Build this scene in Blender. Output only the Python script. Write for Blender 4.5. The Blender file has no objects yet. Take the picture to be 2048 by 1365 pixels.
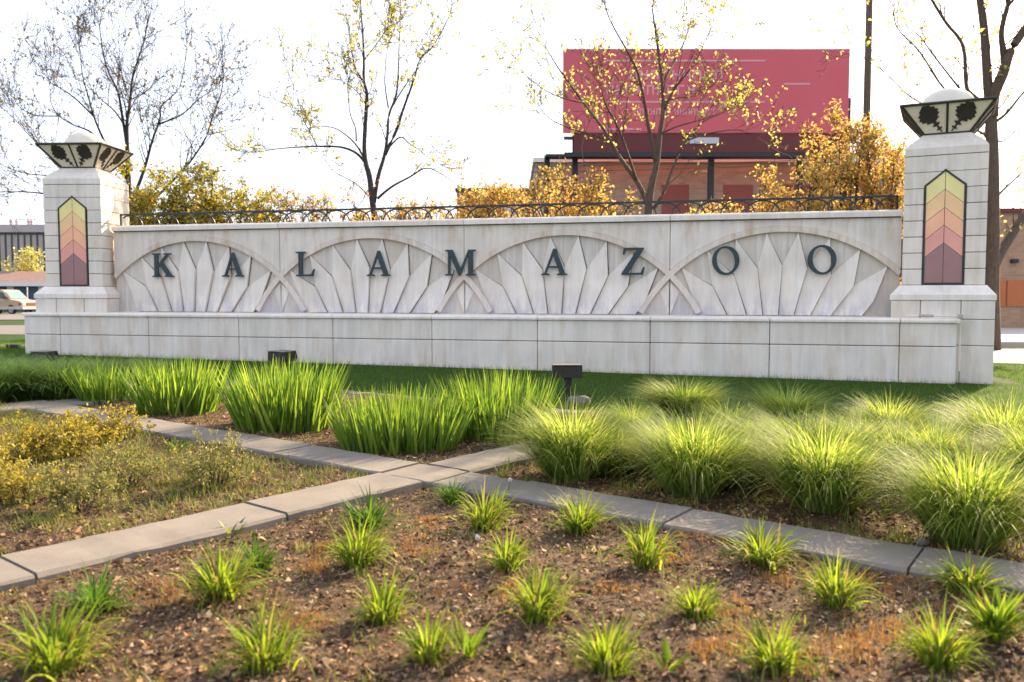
import bpy, bmesh, math, random
import numpy as np
from mathutils import Vector
from mathutils.geometry import tessellate_polygon

# ------------------------------------------------------------------ camera, sky, sun, exposure
scene = bpy.context.scene
COL = scene.collection
FPX, PIT, YAW = 1700.0, 0.058, -0.2348          # focal length in photo pixels, pitch down, yaw
CAM = np.array([13.48, -16.97, 1.5])
cam_data = bpy.data.cameras.new('camera')
cam = bpy.data.objects.new('camera', cam_data)
COL.objects.link(cam)
cam.location = CAM
cam.rotation_euler = (math.pi/2 - PIT, 0, -YAW)
cam_data.sensor_width = 36
cam_data.lens = FPX/2048*36
cam_data.clip_start = 0.1
cam_data.clip_end = 3000
cam_data.dof.use_dof = True
cam_data.dof.focus_distance = 9.5
cam_data.dof.aperture_fstop = 2.0
scene.camera = cam

SUN_AZ, SUN_EL = math.radians(25), math.radians(27)     # azimuth from +Y towards +X
SKY_FILL = 0.86
world = bpy.data.worlds.new('World')
scene.world = world
world.use_nodes = True
nt = world.node_tree
bg = nt.nodes['Background']
sky = nt.nodes.new('ShaderNodeTexSky')
sky.sky_type = 'NISHITA'
sky.sun_disc = False
sky.sun_elevation = SUN_EL
sky.sun_rotation = SUN_AZ
sky.air_density = 1.0
sky.dust_density = 3.0
sky.ozone_density = 1.0
# a pale even veil added over the whole sky to brighten the shaded wall
sky_fill = nt.nodes.new('ShaderNodeMix')
sky_fill.data_type = 'RGBA'
sky_fill.inputs[0].default_value = SKY_FILL
sky_fill.inputs[7].default_value = (2.62, 2.78, 3.32, 1)
nt.links.new(sky.outputs['Color'], sky_fill.inputs[6])
nt.links.new(sky_fill.outputs[2], bg.inputs['Color'])
bg.inputs['Strength'].default_value = 0.15
sun_data = bpy.data.lights.new('sun', 'SUN')
sun_data.energy = 5.0
sun_data.angle = math.radians(0.55)
sun_data.color = (1.0, 0.78, 0.50)
sun = bpy.data.objects.new('sun', sun_data)
COL.objects.link(sun)
S = Vector((math.sin(SUN_AZ)*math.cos(SUN_EL), math.cos(SUN_AZ)*math.cos(SUN_EL), math.sin(SUN_EL)))
sun.rotation_euler = (-S).to_track_quat('-Z', 'Y').to_euler()
sun.location = (20, 20, 30)
scene.view_settings.view_transform = 'Standard'
scene.view_settings.look = 'None'
scene.view_settings.gamma = 1.0
scene.view_settings.exposure = 1.78
scene.view_settings.use_curve_mapping = False

# ------------------------------------------------------------------ helpers
R = random.Random(7)
NR = np.random.default_rng(11)
cY, sY, cP, sP = math.cos(YAW), math.sin(YAW), math.cos(PIT), math.sin(PIT)

def ray(px, py):
    a = (px-1024)/FPX
    b = (682.5-py)/FPX
    fw = cP+b*sP
    u = -sP+b*cP
    return np.array([a*cY+fw*sY, -a*sY+fw*cY, u])

def at(px, py, D):
    """the point seen at a photo pixel, D metres deep"""
    return CAM+D*ray(px, py)

def sstep(a, b, x):
    t = np.clip((x-a)/(b-a), 0, 1)
    return t*t*(3-2*t)

def gz(x, y):
    """height of the ground"""
    x = np.asarray(x, float)
    y = np.asarray(y, float)
    return -0.0105*(np.clip(x, -4, 20)-8.4) - 0.55*sstep(3, 45, y)

def ground(px, py, h=0.0):
    d = ray(px, py)
    t = 5.0
    for _ in range(60):
        p = CAM+t*d
        t += (p[2]-h-gz(p[0], p[1]))/max(-d[2], 0.004)*0.7
    p = CAM+t*d
    return np.array([p[0], p[1], gz(p[0], p[1])+h])

def ony(px, py, Y):
    d = ray(px, py)
    return CAM+d*((Y-CAM[1])/d[1])

class MB:
    def __init__(s):
        s.v, s.f = [], []
    def add(s, vs, fs):
        o = len(s.v)
        s.v += [tuple(p) for p in vs]
        s.f += [tuple(i+o for i in f) for f in fs]
        return s
    def box(s, x0, x1, y0, y1, z0, z1):
        v = [(x, y, z) for x in (x0, x1) for y in (y0, y1) for z in (z0, z1)]
        return s.add(v, [(0, 1, 3, 2), (4, 6, 7, 5), (0, 4, 5, 1), (2, 3, 7, 6), (0, 2, 6, 4), (1, 5, 7, 3)])
    def cbox(s, x0, x1, y0, y1, z0, z1, c=0.012):
        lo, hi = (x0, y0, z0), (x1, y1, z1)
        v, idx = [], {}
        for i in (0, 1):
            for j in (0, 1):
                for k in (0, 1):
                    for a in range(3):
                        sgn = (i, j, k)
                        p = []
                        for q in range(3):
                            e = hi[q] if sgn[q] else lo[q]
                            if q != a:
                                e += -c if sgn[q] else c
                            p.append(e)
                        idx[(i, j, k, a)] = len(v)
                        v.append(p)
        f = []
        for a in range(3):
            b, d = (a+1) % 3, (a+2) % 3
            for sd in (0, 1):
                r = []
                for (p, q) in ((0, 0), (1, 0), (1, 1), (0, 1)):
                    cr = [0, 0, 0]
                    cr[a], cr[b], cr[d] = sd, p, q
                    r.append(idx[(*cr, a)])
                f.append(r)
            for sb in (0, 1):
                for sd in (0, 1):
                    c0 = [0, 0, 0]
                    c1 = [0, 0, 0]
                    c0[b] = c1[b] = sb
                    c0[d] = c1[d] = sd
                    c1[a] = 1
                    f.append((idx[(*c0, b)], idx[(*c1, b)], idx[(*c1, d)], idx[(*c0, d)]))
        for i in (0, 1):
            for j in (0, 1):
                for k in (0, 1):
                    f.append(tuple(idx[(i, j, k, a)] for a in range(3)))
        return s.add(v, f)
    def tube(s, pts, rad, n=6, cap=True):
        pts = [Vector(p) for p in pts]
        m = len(pts)
        if not hasattr(rad, '__len__'):
            rad = [rad]*m
        v, f = [], []
        for i, p in enumerate(pts):
            t = (pts[min(i+1, m-1)]-pts[max(i-1, 0)])
            t = t.normalized() if t.length > 1e-9 else Vector((0, 0, 1))
            up = Vector((0, 0, 1)) if abs(t.z) < 0.9 else Vector((1, 0, 0))
            a = t.cross(up).normalized()
            b = t.cross(a)
            for k in range(n):
                w = 2*math.pi*k/n
                v.append(p+(a*math.cos(w)+b*math.sin(w))*rad[i])
        for i in range(m-1):
            for k in range(n):
                f.append((i*n+k, i*n+(k+1) % n, (i+1)*n+(k+1) % n, (i+1)*n+k))
        if cap:
            f.append(tuple(range(n)))
            f.append(tuple(range((m-1)*n, m*n)))
        return s.add(v, f)
    def prism(s, outer, y0, y1, holes=()):
        """outline in x,z extruded from y0 (front) to y1"""
        loops = [list(outer)]+[list(h) for h in holes]
        flat = [p for l in loops for p in l]
        tri = tessellate_polygon([[Vector((p[0], p[1], 0)) for p in l] for l in loops])
        n = len(flat)
        v = [(p[0], y0, p[1]) for p in flat]+[(p[0], y1, p[1]) for p in flat]
        f = [tuple(t) for t in tri]+[tuple(i+n for i in t) for t in tri]
        o = 0
        for l in loops:
            k = len(l)
            for i in range(k):
                a, b = o+i, o+(i+1) % k
                f.append((a, b, b+n, a+n))
            o += k
        return s.add(v, f)
    def frustum(s, h0, z0, h1, z1, cx=0, cy=0):
        v = [(cx+sx*h, cy+sy*h, z) for h, z in ((h0, z0), (h1, z1)) for sx, sy in ((-1, -1), (1, -1), (1, 1), (-1, 1))]
        return s.add(v, [(0, 1, 2, 3), (4, 5, 6, 7)]+[(i, (i+1) % 4, 4+(i+1) % 4, 4+i) for i in range(4)])
    def lathe(s, prof, n=24, cx=0, cy=0):
        v, f = [], []
        for r, z in prof:
            for k in range(n):
                w = 2*math.pi*k/n
                v.append((cx+r*math.cos(w), cy+r*math.sin(w), z))
        for i in range(len(prof)-1):
            for k in range(n):
                f.append((i*n+k, i*n+(k+1) % n, (i+1)*n+(k+1) % n, (i+1)*n+k))
        f.append(tuple(range(n)))
        f.append(tuple(range((len(prof)-1)*n, len(prof)*n)))
        return s.add(v, f)
    def mesh(s, name, mat, smooth=False):
        me = bpy.data.meshes.new(name)
        me.from_pydata(s.v, [], s.f)
        bm = bmesh.new()
        bm.from_mesh(me)
        bmesh.ops.recalc_face_normals(bm, faces=bm.faces)
        bm.to_mesh(me)
        bm.free()
        if mat:
            me.materials.append(mat)
        if smooth:
            me.polygons.foreach_set('use_smooth', [True]*len(me.polygons))
        return me

def link(name, me, parent=None, loc=(0, 0, 0), rotz=0):
    o = bpy.data.objects.new(name, me)
    COL.objects.link(o)
    o.location = loc
    o.rotation_euler = (0, 0, rotz)
    if parent:
        o.parent = parent
    return o

def tag(o, label=None, cat=None, group=None, kind=None):
    if label:
        o['label'] = label
    if cat:
        o['category'] = cat
    if group:
        o['group'] = group
    if kind:
        o['kind'] = kind
    return o

def thing(name, label, cat, loc=(0, 0, 0), rotz=0, group=None):
    o = link(name, None, None, [float(q) for q in loc], rotz)
    o.empty_display_size = 0.2
    return tag(o, label, cat, group)

def part(name, mb, mat, parent, smooth=False):
    """mesh in the thing's own coordinates"""
    return link(name, mb.mesh(name, mat, smooth), parent)

def wpart(name, mb, mat, parent, smooth=False):
    """mesh given in world coordinates under an unrotated thing (or a part of one)"""
    root = parent
    while root.parent:
        root = root.parent
    l = root.location
    mb.v = [(p[0]-l.x, p[1]-l.y, p[2]-l.z) for p in mb.v]
    return part(name, mb, mat, parent, smooth)

def fast(name, co, faces, mat, smooth=False):
    """mesh from numpy arrays, all faces with the same number of corners"""
    me = bpy.data.meshes.new(name)
    k = faces.shape[1]
    me.vertices.add(len(co))
    me.vertices.foreach_set('co', np.ascontiguousarray(co, np.float32).ravel())
    me.loops.add(faces.size)
    me.loops.foreach_set('vertex_index', np.ascontiguousarray(faces, np.int32).ravel())
    me.polygons.add(len(faces))
    me.polygons.foreach_set('loop_start', np.arange(0, faces.size, k, dtype=np.int32))
    me.update(calc_edges=True)
    if smooth:
        me.polygons.foreach_set('use_smooth', np.ones(len(faces), bool))
    me.materials.append(mat)
    return me

def copy_tree(o, loc, rotz, label=None, scale=None):
    c = o.copy()
    COL.objects.link(c)
    c.location = loc
    c.rotation_euler = (0, 0, rotz)
    if scale:
        c.scale = scale
    if label:
        c['label'] = label
    for ch in o.children:
        d = ch.copy()
        COL.objects.link(d)
        d.parent = c
        for g in ch.children:
            e = g.copy()
            COL.objects.link(e)
            e.parent = d
    return c

# ------------------------------------------------------------------ materials
def newmat(name):
    m = bpy.data.materials.new(name)
    m.use_nodes = True
    t = m.node_tree
    return m, t, t.nodes['Principled BSDF']

def N(t, typ, **kw):
    n = t.nodes.new(typ)
    for k, v in kw.items():
        if k in n.inputs.keys():
            n.inputs[k].default_value = v
        else:
            setattr(n, k, v)
    return n

def ramp(t, fac, stops, interp='LINEAR'):
    n = t.nodes.new('ShaderNodeValToRGB')
    n.color_ramp.interpolation = interp
    e = n.color_ramp.elements
    while len(e) < len(stops):
        e.new(0.5)
    for i, (p, c) in enumerate(stops):
        e[i].position = p
        e[i].color = (*c, 1) if len(c) == 3 else c
    t.links.new(fac, n.inputs[0])
    return n

def mixc(t, fac, a, b, mode='MIX'):
    n = t.nodes.new('ShaderNodeMix')
    n.data_type = 'RGBA'
    n.blend_type = mode
    for sock, v in ((n.inputs[0], fac), (n.inputs[6], a), (n.inputs[7], b)):
        if hasattr(v, 'links'):
            t.links.new(v, sock)
        elif isinstance(v, (int, float)):
            sock.default_value = v
        else:
            sock.default_value = (*v, 1)
    return n.outputs[2]

def math_(t, op, a, b=None, clamp=False):
    n = t.nodes.new('ShaderNodeMath')
    n.operation = op
    n.use_clamp = clamp
    for i, v in enumerate((a, b)):
        if v is None:
            continue
        if hasattr(v, 'links'):
            t.links.new(v, n.inputs[i])
        else:
            n.inputs[i].default_value = v
    return n.outputs[0]

def pos(t, scale=(1, 1, 1)):
    g = t.nodes.new('ShaderNodeNewGeometry')
    m = t.nodes.new('ShaderNodeMapping')
    m.inputs['Scale'].default_value = scale
    t.links.new(g.outputs['Position'], m.inputs['Vector'])
    return m.outputs[0]

def noise(t, vec, scale, detail=4, rough=0.55):
    n = N(t, 'ShaderNodeTexNoise', Scale=scale, Detail=detail, Roughness=rough)
    t.links.new(vec, n.inputs['Vector'])
    return n.outputs['Fac']

def bump(t, b, h, strength, dist=0.01):
    n = N(t, 'ShaderNodeBump', Strength=strength, Distance=dist)
    t.links.new(h, n.inputs['Height'])
    t.links.new(n.outputs[0], b.inputs['Normal'])

def plain(name, col, rough=0.6, metal=0.0, var=0.12, scale=6.0, bmp=0.0, spec=0.5):
    m, t, b = newmat(name)
    n = noise(t, pos(t), scale)
    r = ramp(t, n, [(0.25, tuple(c*(1-var) for c in col)), (0.75, tuple(min(1, c*(1+var)) for c in col))])
    t.links.new(r.outputs[0], b.inputs['Base Color'])
    b.inputs['Roughness'].default_value = rough
    b.inputs['Metallic'].default_value = metal
    b.inputs['Specular IOR Level'].default_value = spec
    if bmp:
        bump(t, b, noise(t, pos(t), scale*12), bmp, 0.005)
    return m

def stone(name, col, rust=0.5, grime=0.0, rust_z=None):
    """cast limestone: cloudy tone, run-down streaks, rusty stains, efflorescence low on the panels"""
    m, t, b = newmat(name)
    p = pos(t)
    per = t.nodes.new('ShaderNodeObjectInfo').outputs['Random']
    tone = ramp(t, noise(t, p, 1.3, 6), [(0.3, tuple(c*0.86 for c in col)), (0.7, tuple(min(1, c*1.1) for c in col))]).outputs[0]
    tone = mixc(t, math_(t, 'MULTIPLY', per, 0.24), tone, (col[0]*0.78, col[1]*0.75, col[2]*0.66))
    streak = ramp(t, noise(t, pos(t, (9, 9, 0.5)), 1.0, 5, 0.65), [(0.46, (0, 0, 0)), (0.66, (1, 1, 1))]).outputs[0]
    tone = mixc(t, math_(t, 'MULTIPLY', streak, 0.20), tone, (0.36, 0.34, 0.31))
    light = ramp(t, noise(t, pos(t, (7, 7, 0.35)), 1.7, 4, 0.6), [(0.52, (0, 0, 0)), (0.66, (1, 1, 1))]).outputs[0]
    tone = mixc(t, math_(t, 'MULTIPLY', light, 0.38), tone, (0.80, 0.78, 0.74))
    rs = ramp(t, noise(t, pos(t, (3.2, 3.2, 0.8)), 0.9, 6, 0.65), [(0.50, (0, 0, 0)), (0.68, (1, 1, 1))]).outputs[0]
    fac = math_(t, 'MULTIPLY', rs, rust)
    if rust_z:
        sep = t.nodes.new('ShaderNodeSeparateXYZ')
        t.links.new(p, sep.inputs[0])
        mr = N(t, 'ShaderNodeMapRange')
        mr.inputs[1].default_value, mr.inputs[2].default_value = rust_z
        t.links.new(sep.outputs[2], mr.inputs[0])
        fac = math_(t, 'MULTIPLY', fac, mr.outputs[0])
    tone = mixc(t, fac, tone, (0.44, 0.30, 0.17))
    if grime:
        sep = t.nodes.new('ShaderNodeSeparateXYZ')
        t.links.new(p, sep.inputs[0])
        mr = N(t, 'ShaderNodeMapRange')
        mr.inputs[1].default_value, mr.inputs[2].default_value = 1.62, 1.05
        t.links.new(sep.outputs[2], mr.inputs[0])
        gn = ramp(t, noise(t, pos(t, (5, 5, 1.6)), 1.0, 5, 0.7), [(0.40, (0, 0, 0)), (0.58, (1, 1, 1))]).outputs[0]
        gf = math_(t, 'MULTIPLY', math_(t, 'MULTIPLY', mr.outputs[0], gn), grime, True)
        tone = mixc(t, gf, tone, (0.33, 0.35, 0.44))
    t.links.new(tone, b.inputs['Base Color'])
    b.inputs['Roughness'].default_value = 0.85
    b.inputs['Specular IOR Level'].default_value = 0.25
    pit = ramp(t, noise(t, p, 38, 6, 0.75), [(0.30, (0, 0, 0)), (0.44, (1, 1, 1))]).outputs[0]
    bump(t, b, pit, 0.5, 0.006)
    return m

def leaf(name, cols, trans=0.45, rough=0.45, spec=0.3, tcol=1.35, tblue=0.6):
    """thin leaf: random tint per blade, light shining through"""
    m, t, b = newmat(name)
    g = t.nodes.new('ShaderNodeNewGeometry')
    st = [(i/max(1, len(cols)-1), c) for i, c in enumerate(cols)]
    r = ramp(t, g.outputs['Random Per Island'], st)
    t.links.new(r.outputs[0], b.inputs['Base Color'])
    b.inputs['Roughness'].default_value = rough
    b.inputs['Specular IOR Level'].default_value = spec
    tr = t.nodes.new('ShaderNodeBsdfTranslucent')
    w = mixc(t, 1.0, r.outputs[0], (tcol, tcol, tcol*tblue), 'MULTIPLY')
    t.links.new(w, tr.inputs['Color'])
    mx = t.nodes.new('ShaderNodeMixShader')
    mx.inputs[0].default_value = trans
    t.links.new(b.outputs[0], mx.inputs[1])
    t.links.new(tr.outputs[0], mx.inputs[2])
    t.links.new(mx.outputs[0], t.nodes['Material Output'].inputs['Surface'])
    return m

def bark(name, col):
    m, t, b = newmat(name)
    n = noise(t, pos(t, (5, 5, 1.2)), 4, 5, 0.7)
    r = ramp(t, n, [(0.3, tuple(c*0.6 for c in col)), (0.7, tuple(c*1.35 for c in col))])
    t.links.new(r.outputs[0], b.inputs['Base Color'])
    b.inputs['Roughness'].default_value = 0.9
    bump(t, b, n, 0.6, 0.03)
    return m

def brick(name, c1, c2, mortar, rotz=0.0, scale=1.0):
    m, t, b = newmat(name)
    tc = t.nodes.new('ShaderNodeTexCoord')
    mp = t.nodes.new('ShaderNodeMapping')
    mp.inputs['Rotation'].default_value = (math.pi/2, 0, 0)
    t.links.new(tc.outputs['Object'], mp.inputs['Vector'])
    br = N(t, 'ShaderNodeTexBrick', Scale=scale)
    br.inputs['Color1'].default_value = (*c1, 1)
    br.inputs['Color2'].default_value = (*c2, 1)
    br.inputs['Mortar'].default_value = (*mortar, 1)
    br.inputs['Mortar Size'].default_value = 0.012
    br.inputs['Brick Width'].default_value = 0.42
    br.inputs['Row Height'].default_value = 0.14
    t.links.new(mp.outputs[0], br.inputs['Vector'])
    c = mixc(t, math_(t, 'MULTIPLY', noise(t, pos(t), 0.8, 5), 0.5), br.outputs[0], (c2[0]*0.7, c2[1]*0.7, c2[2]*0.7))
    t.links.new(c, b.inputs['Base Color'])
    b.inputs['Roughness'].default_value = 0.9
    return m

def soil_mat():
    m, t, b = newmat('soil')
    p = pos(t)
    c = ramp(t, noise(t, p, 9, 8, 0.7), [(0.30, (0.030, 0.020, 0.014)), (0.48, (0.085, 0.055, 0.036)), (0.62, (0.19, 0.125, 0.08)), (0.78, (0.30, 0.20, 0.125))]).outputs[0]
    big = ramp(t, noise(t, p, 1.6, 4), [(0.42, (0, 0, 0)), (0.64, (1, 1, 1))]).outputs[0]
    c = mixc(t, math_(t, 'MULTIPLY', big, 0.45), c, (0.20, 0.13, 0.075))
    t.links.new(c, b.inputs['Base Color'])
    b.inputs['Roughness'].default_value = 0.95
    b.inputs['Specular IOR Level'].default_value = 0.15
    bump(t, b, noise(t, p, 30, 8, 0.75), 1.0, 0.04)
    return m

def lawn_mat():
    m, t, b = newmat('lawn')
    p = pos(t)
    c = ramp(t, noise(t, p, 14, 6, 0.7), [(0.3, (0.016, 0.034, 0.008)), (0.7, (0.06, 0.105, 0.022))]).outputs[0]
    t.links.new(c, b.inputs['Base Color'])
    b.inputs['Roughness'].default_value = 0.9
    b.inputs['Specular IOR Level'].default_value = 0.1
    bump(t, b, noise(t, p, 60, 6, 0.7), 0.9, 0.03)
    return m

def concrete_mat(name, col):
    m, t, b = newmat(name)
    p = pos(t)
    per = t.nodes.new('ShaderNodeObjectInfo').outputs['Random']
    c = ramp(t, noise(t, p, 3, 6, 0.65), [(0.3, tuple(q*0.78 for q in col)), (0.7, tuple(q*1.12 for q in col))]).outputs[0]
    c = mixc(t, math_(t, 'MULTIPLY', per, 0.25), c, tuple(q*0.7 for q in col))
    sp = ramp(t, noise(t, p, 90, 3, 0.6), [(0.30, (1, 1, 1)), (0.38, (0, 0, 0))]).outputs[0]
    c = mixc(t, math_(t, 'MULTIPLY', sp, 0.6), c, (0.12, 0.10, 0.085))
    st = ramp(t, noise(t, p, 1.4, 5, 0.7), [(0.56, (0, 0, 0)), (0.70, (1, 1, 1))]).outputs[0]
    c = mixc(t, math_(t, 'MULTIPLY', st, 0.4), c, (0.23, 0.19, 0.15))
    t.links.new(c, b.inputs['Base Color'])
    b.inputs['Roughness'].default_value = 0.85
    b.inputs['Specular IOR Level'].default_value = 0.3
    bump(t, b, noise(t, p, 110, 4, 0.7), 0.5, 0.006)
    return m

LIME = (0.74, 0.67, 0.585)
M = dict(
    stone=stone('cast_stone', LIME, 0.35),
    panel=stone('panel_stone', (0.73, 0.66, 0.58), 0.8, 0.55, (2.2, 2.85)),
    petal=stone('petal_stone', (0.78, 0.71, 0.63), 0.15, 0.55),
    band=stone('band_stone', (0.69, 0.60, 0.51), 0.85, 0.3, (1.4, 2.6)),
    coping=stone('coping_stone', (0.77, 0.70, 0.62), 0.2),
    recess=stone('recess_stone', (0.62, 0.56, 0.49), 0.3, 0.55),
    mortar=plain('dark_joint_and_shade', (0.10, 0.085, 0.075), 0.95),
    letter=plain('letter_metal', (0.014, 0.032, 0.038), 0.42, 0.0, 0.25, 9),
    iron=plain('wrought_iron', (0.014, 0.018, 0.020), 0.5, 0.0, 0.3, 9),
    frame=plain('lantern_metal', (0.030, 0.026, 0.022), 0.55, 0.0, 0.3, 9),
    cream=plain('cream_glass', (0.78, 0.70, 0.54), 0.35, 0.0, 0.08, 5),
    dome=plain('dome_plaster', (0.60, 0.55, 0.46), 0.7, 0.0, 0.10, 4, 0.2),
    concrete=concrete_mat('edging_concrete', (0.19, 0.165, 0.14)),
    soil=soil_mat(),
    lawn=lawn_mat(),
    asphalt=plain('asphalt', (0.13, 0.115, 0.105), 0.9, 0, 0.15, 2, 0.4),
    paving=plain('pale_paving', (0.42, 0.38, 0.33), 0.9, 0, 0.1, 1.5, 0.3),
    kerb=plain('kerb_concrete', (0.40, 0.36, 0.31), 0.9, 0, 0.1, 3),
    fixture=plain('fixture_bronze', (0.022, 0.019, 0.017), 0.5, 0.2, 0.2, 9),
    fixture_pale=plain('fixture_lid', (0.16, 0.14, 0.125), 0.5, 0.1, 0.2, 9),
    wood=bark('pole_wood', (0.10, 0.065, 0.045)),
    bark_dark=bark('bark_dark', (0.040, 0.031, 0.028)),
    bark_brown=bark('bark_brown', (0.085, 0.060, 0.042)),
    wire=plain('wire', (0.05, 0.05, 0.055), 0.6),
)
pane_cols = [(0.80, 0.68, 0.26), (0.84, 0.52, 0.24), (0.86, 0.42, 0.24), (0.76, 0.31, 0.24), (0.30, 0.15, 0.14)]
PANE = []
for i, c in enumerate(pane_cols):
    pm = plain('stained_glass_%d' % i, c, 0.12, 0, 0.08, 3)
    PANE.append(pm)

# ------------------------------------------------------------------ ground
A_DIR = np.array([0.4305, 0.9026]); A_DIR /= np.linalg.norm(A_DIR)
B_DIR = np.array([0.928, -0.3723]); B_DIR /= np.linalg.norm(B_DIR)
X0 = np.array([11.20, -10.47])                # where the two edgings cross

def sheet(name, mat, xs, ys, dz=0.0, wob=0.0):
    X, Y = np.meshgrid(xs, ys)
    Z = gz(X, Y)+dz
    if wob:
        Z = Z+wob*(np.sin(X*3.1+Y*1.3)*np.sin(Y*2.7-X*0.8)+0.6*np.sin(X*7.7-Y*5.1)*np.sin(Y*8.3+X*2.2))
    co = np.stack([X, Y, Z], -1).reshape(-1, 3)
    nx, ny = len(xs), len(ys)
    i = np.arange((ny-1)*(nx-1))
    r, c = i//(nx-1), i % (nx-1)
    a = r*nx+c
    return fast(name, co, np.stack([a, a+1, a+1+nx, a+nx], 1), mat, True)

far = np.concatenate([[-1500, -600, -250, -120], np.linspace(-70, 70, 71), [120, 250, 600, 1500]])
o = link('ground', sheet('ground', M['lawn'], far, far, -0.03))
tag(o, kind='structure')
xs = np.arange(-3.0, 24.01, 0.1)
o = link('lawn', sheet('lawn', M['lawn'], np.arange(-12, 30.1, 0.3), np.arange(-9.0, 6.01, 0.3), 0.0))
tag(o, kind='structure')

# planting beds: everything on the camera side of the far edging
C_P0, C_P1 = np.array([4.6, -4.35]), np.array([19.5, -8.55])      # far edging line
bx = np.arange(0, 24.01, 0.12)
ts = np.linspace(0, 1, 90)
verts, nx = [], len(bx)
for j, tt in enumerate(ts):
    yf = C_P0[1]+(bx-C_P0[0])*(C_P1[1]-C_P0[1])/(C_P1[0]-C_P0[0])
    yy = yf*(1-tt)+(-18.5)*tt
    zz = gz(bx, yy)+0.006+0.014*(np.sin(bx*3.1+yy*1.3)*np.sin(yy*2.7-bx*0.8)+0.7*np.sin(bx*9.7-yy*5.1)*np.sin(yy*8.3+bx*2.2)+1)
    verts.append(np.stack([bx, yy, zz], 1))
verts = np.concatenate(verts)
i = np.arange((len(ts)-1)*(nx-1))
a = (i//(nx-1))*nx+i % (nx-1)
o = link('garden_bed_soil', fast('garden_bed_soil', verts, np.stack([a, a+1, a+1+nx, a+nx], 1), M['soil'], True))
tag(o, kind='structure')

def bedz(x, y):
    return gz(x, y)+0.006+0.014*(np.sin(x*3.1+y*1.3)*np.sin(y*2.7-x*0.8)+0.7*np.sin(x*9.7-y*5.1)*np.sin(y*8.3+x*2.2)+1)

# concrete edging slabs
edging = link('garden_edging', None)
tag(edging, kind='structure')
def worn_slab(a, b, w):
    """slab with slightly uneven, worn arrises"""
    n = 9
    mb = MB()
    v, f = [], []
    for i in range(n+1):
        x = a+(b-a)*i/n
        e0, e1 = R.uniform(0.006, 0.024), R.uniform(0.006, 0.024)
        zj = R.uniform(-0.003, 0.003)
        for y, z in ((-w/2, -0.12), (-w/2+R.uniform(0, 0.006), -e0), (-w/2+e0*1.2, zj), (w/2-e1*1.2, zj), (w/2-R.uniform(0, 0.006), -e1), (w/2, -0.12)):
            v.append((x, y, z))
    for i in range(n):
        for k in range(6):
            f.append((i*6+k, i*6+(k+1) % 6, i*6+6+(k+1) % 6, i*6+6+k))
    f += [tuple(range(6)), tuple(range(n*6, n*6+6))]
    return mb.add(v, f)
def edging_run(p0, d, lens, w=0.50, s0=0.0, top=0.065):
    s = s0
    n = np.array([-d[1], d[0]])
    for L in lens:
        if L > 0:
            g = 0.008
            mb = worn_slab(g, L-g, w)
            q0 = p0+d*s
            zc = float(gz(q0[0], q0[1]))+top+R.uniform(-0.006, 0.006)
            z1 = float(gz(*(q0+d*L)))+top
            tilt = (z1-(float(gz(q0[0], q0[1]))+top))/L
            mb.v = [(q0[0]+d[0]*v[0]+n[0]*v[1], q0[1]+d[1]*v[0]+n[1]*v[1], zc+v[2]+tilt*v[0]) for v in mb.v]
            part('slab', mb, M['concrete'], edging)
        s += abs(L)
edging_run(X0, -A_DIR, [1.25, 1.55, 1.5, 1.5], s0=0.28)
edging_run(X0, A_DIR, [1.3, 1.4, 1.3], s0=0.27)
edging_run(X0, -B_DIR, [1.35, 1.3, 1.4, 1.3, 1.2], s0=0.27)
edging_run(X0, B_DIR, [0.6, 1.35, 1.45, 1.4, 1.5], s0=0.27)
edging_run(X0-B_DIR*0.27, B_DIR, [0.54])
C_DIR = (C_P1-C_P0)/np.linalg.norm(C_P1-C_P0)
edging_run(C_P0, C_DIR, [1.4]*10, w=0.30, top=0.02)
edging_run(np.array([3.1, -12.6]), A_DIR, [1.4]*5)

# street and paving beyond
def strip(name, mat, px_pts, dz, thick=None):
    g = [ground(*p) for p in px_pts]
    mb = MB()
    top = [(p[0], p[1], p[2]+dz) for p in g]
    n = len(top)
    bot = [(p[0], p[1], p[2]+dz-(thick or 0.2)) for p in g]
    mb.add(top+bot, [tuple(range(n))]+[(i, (i+1) % n, n+(i+1) % n, n+i) for i in range(n)])
    o = link(name, mb.mesh(name, mat))
    return tag(o, kind='structure')
strip('road', M['asphalt'], [(-330, 697), (60, 694), (120, 651), (-200, 653)], 0.015)
strip('road', M['asphalt'], [(-160, 641), (130, 640), (140, 627), (-120, 628)], 0.02)
strip('pavement', M['paving'], [(1900, 726), (3000, 748), (3000, 702), (1900, 700)], 0.02)
strip('pavement', M['paving'], [(1850, 693), (3000, 694), (3000, 640), (1850, 640)], 0.14, 0.3)

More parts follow.
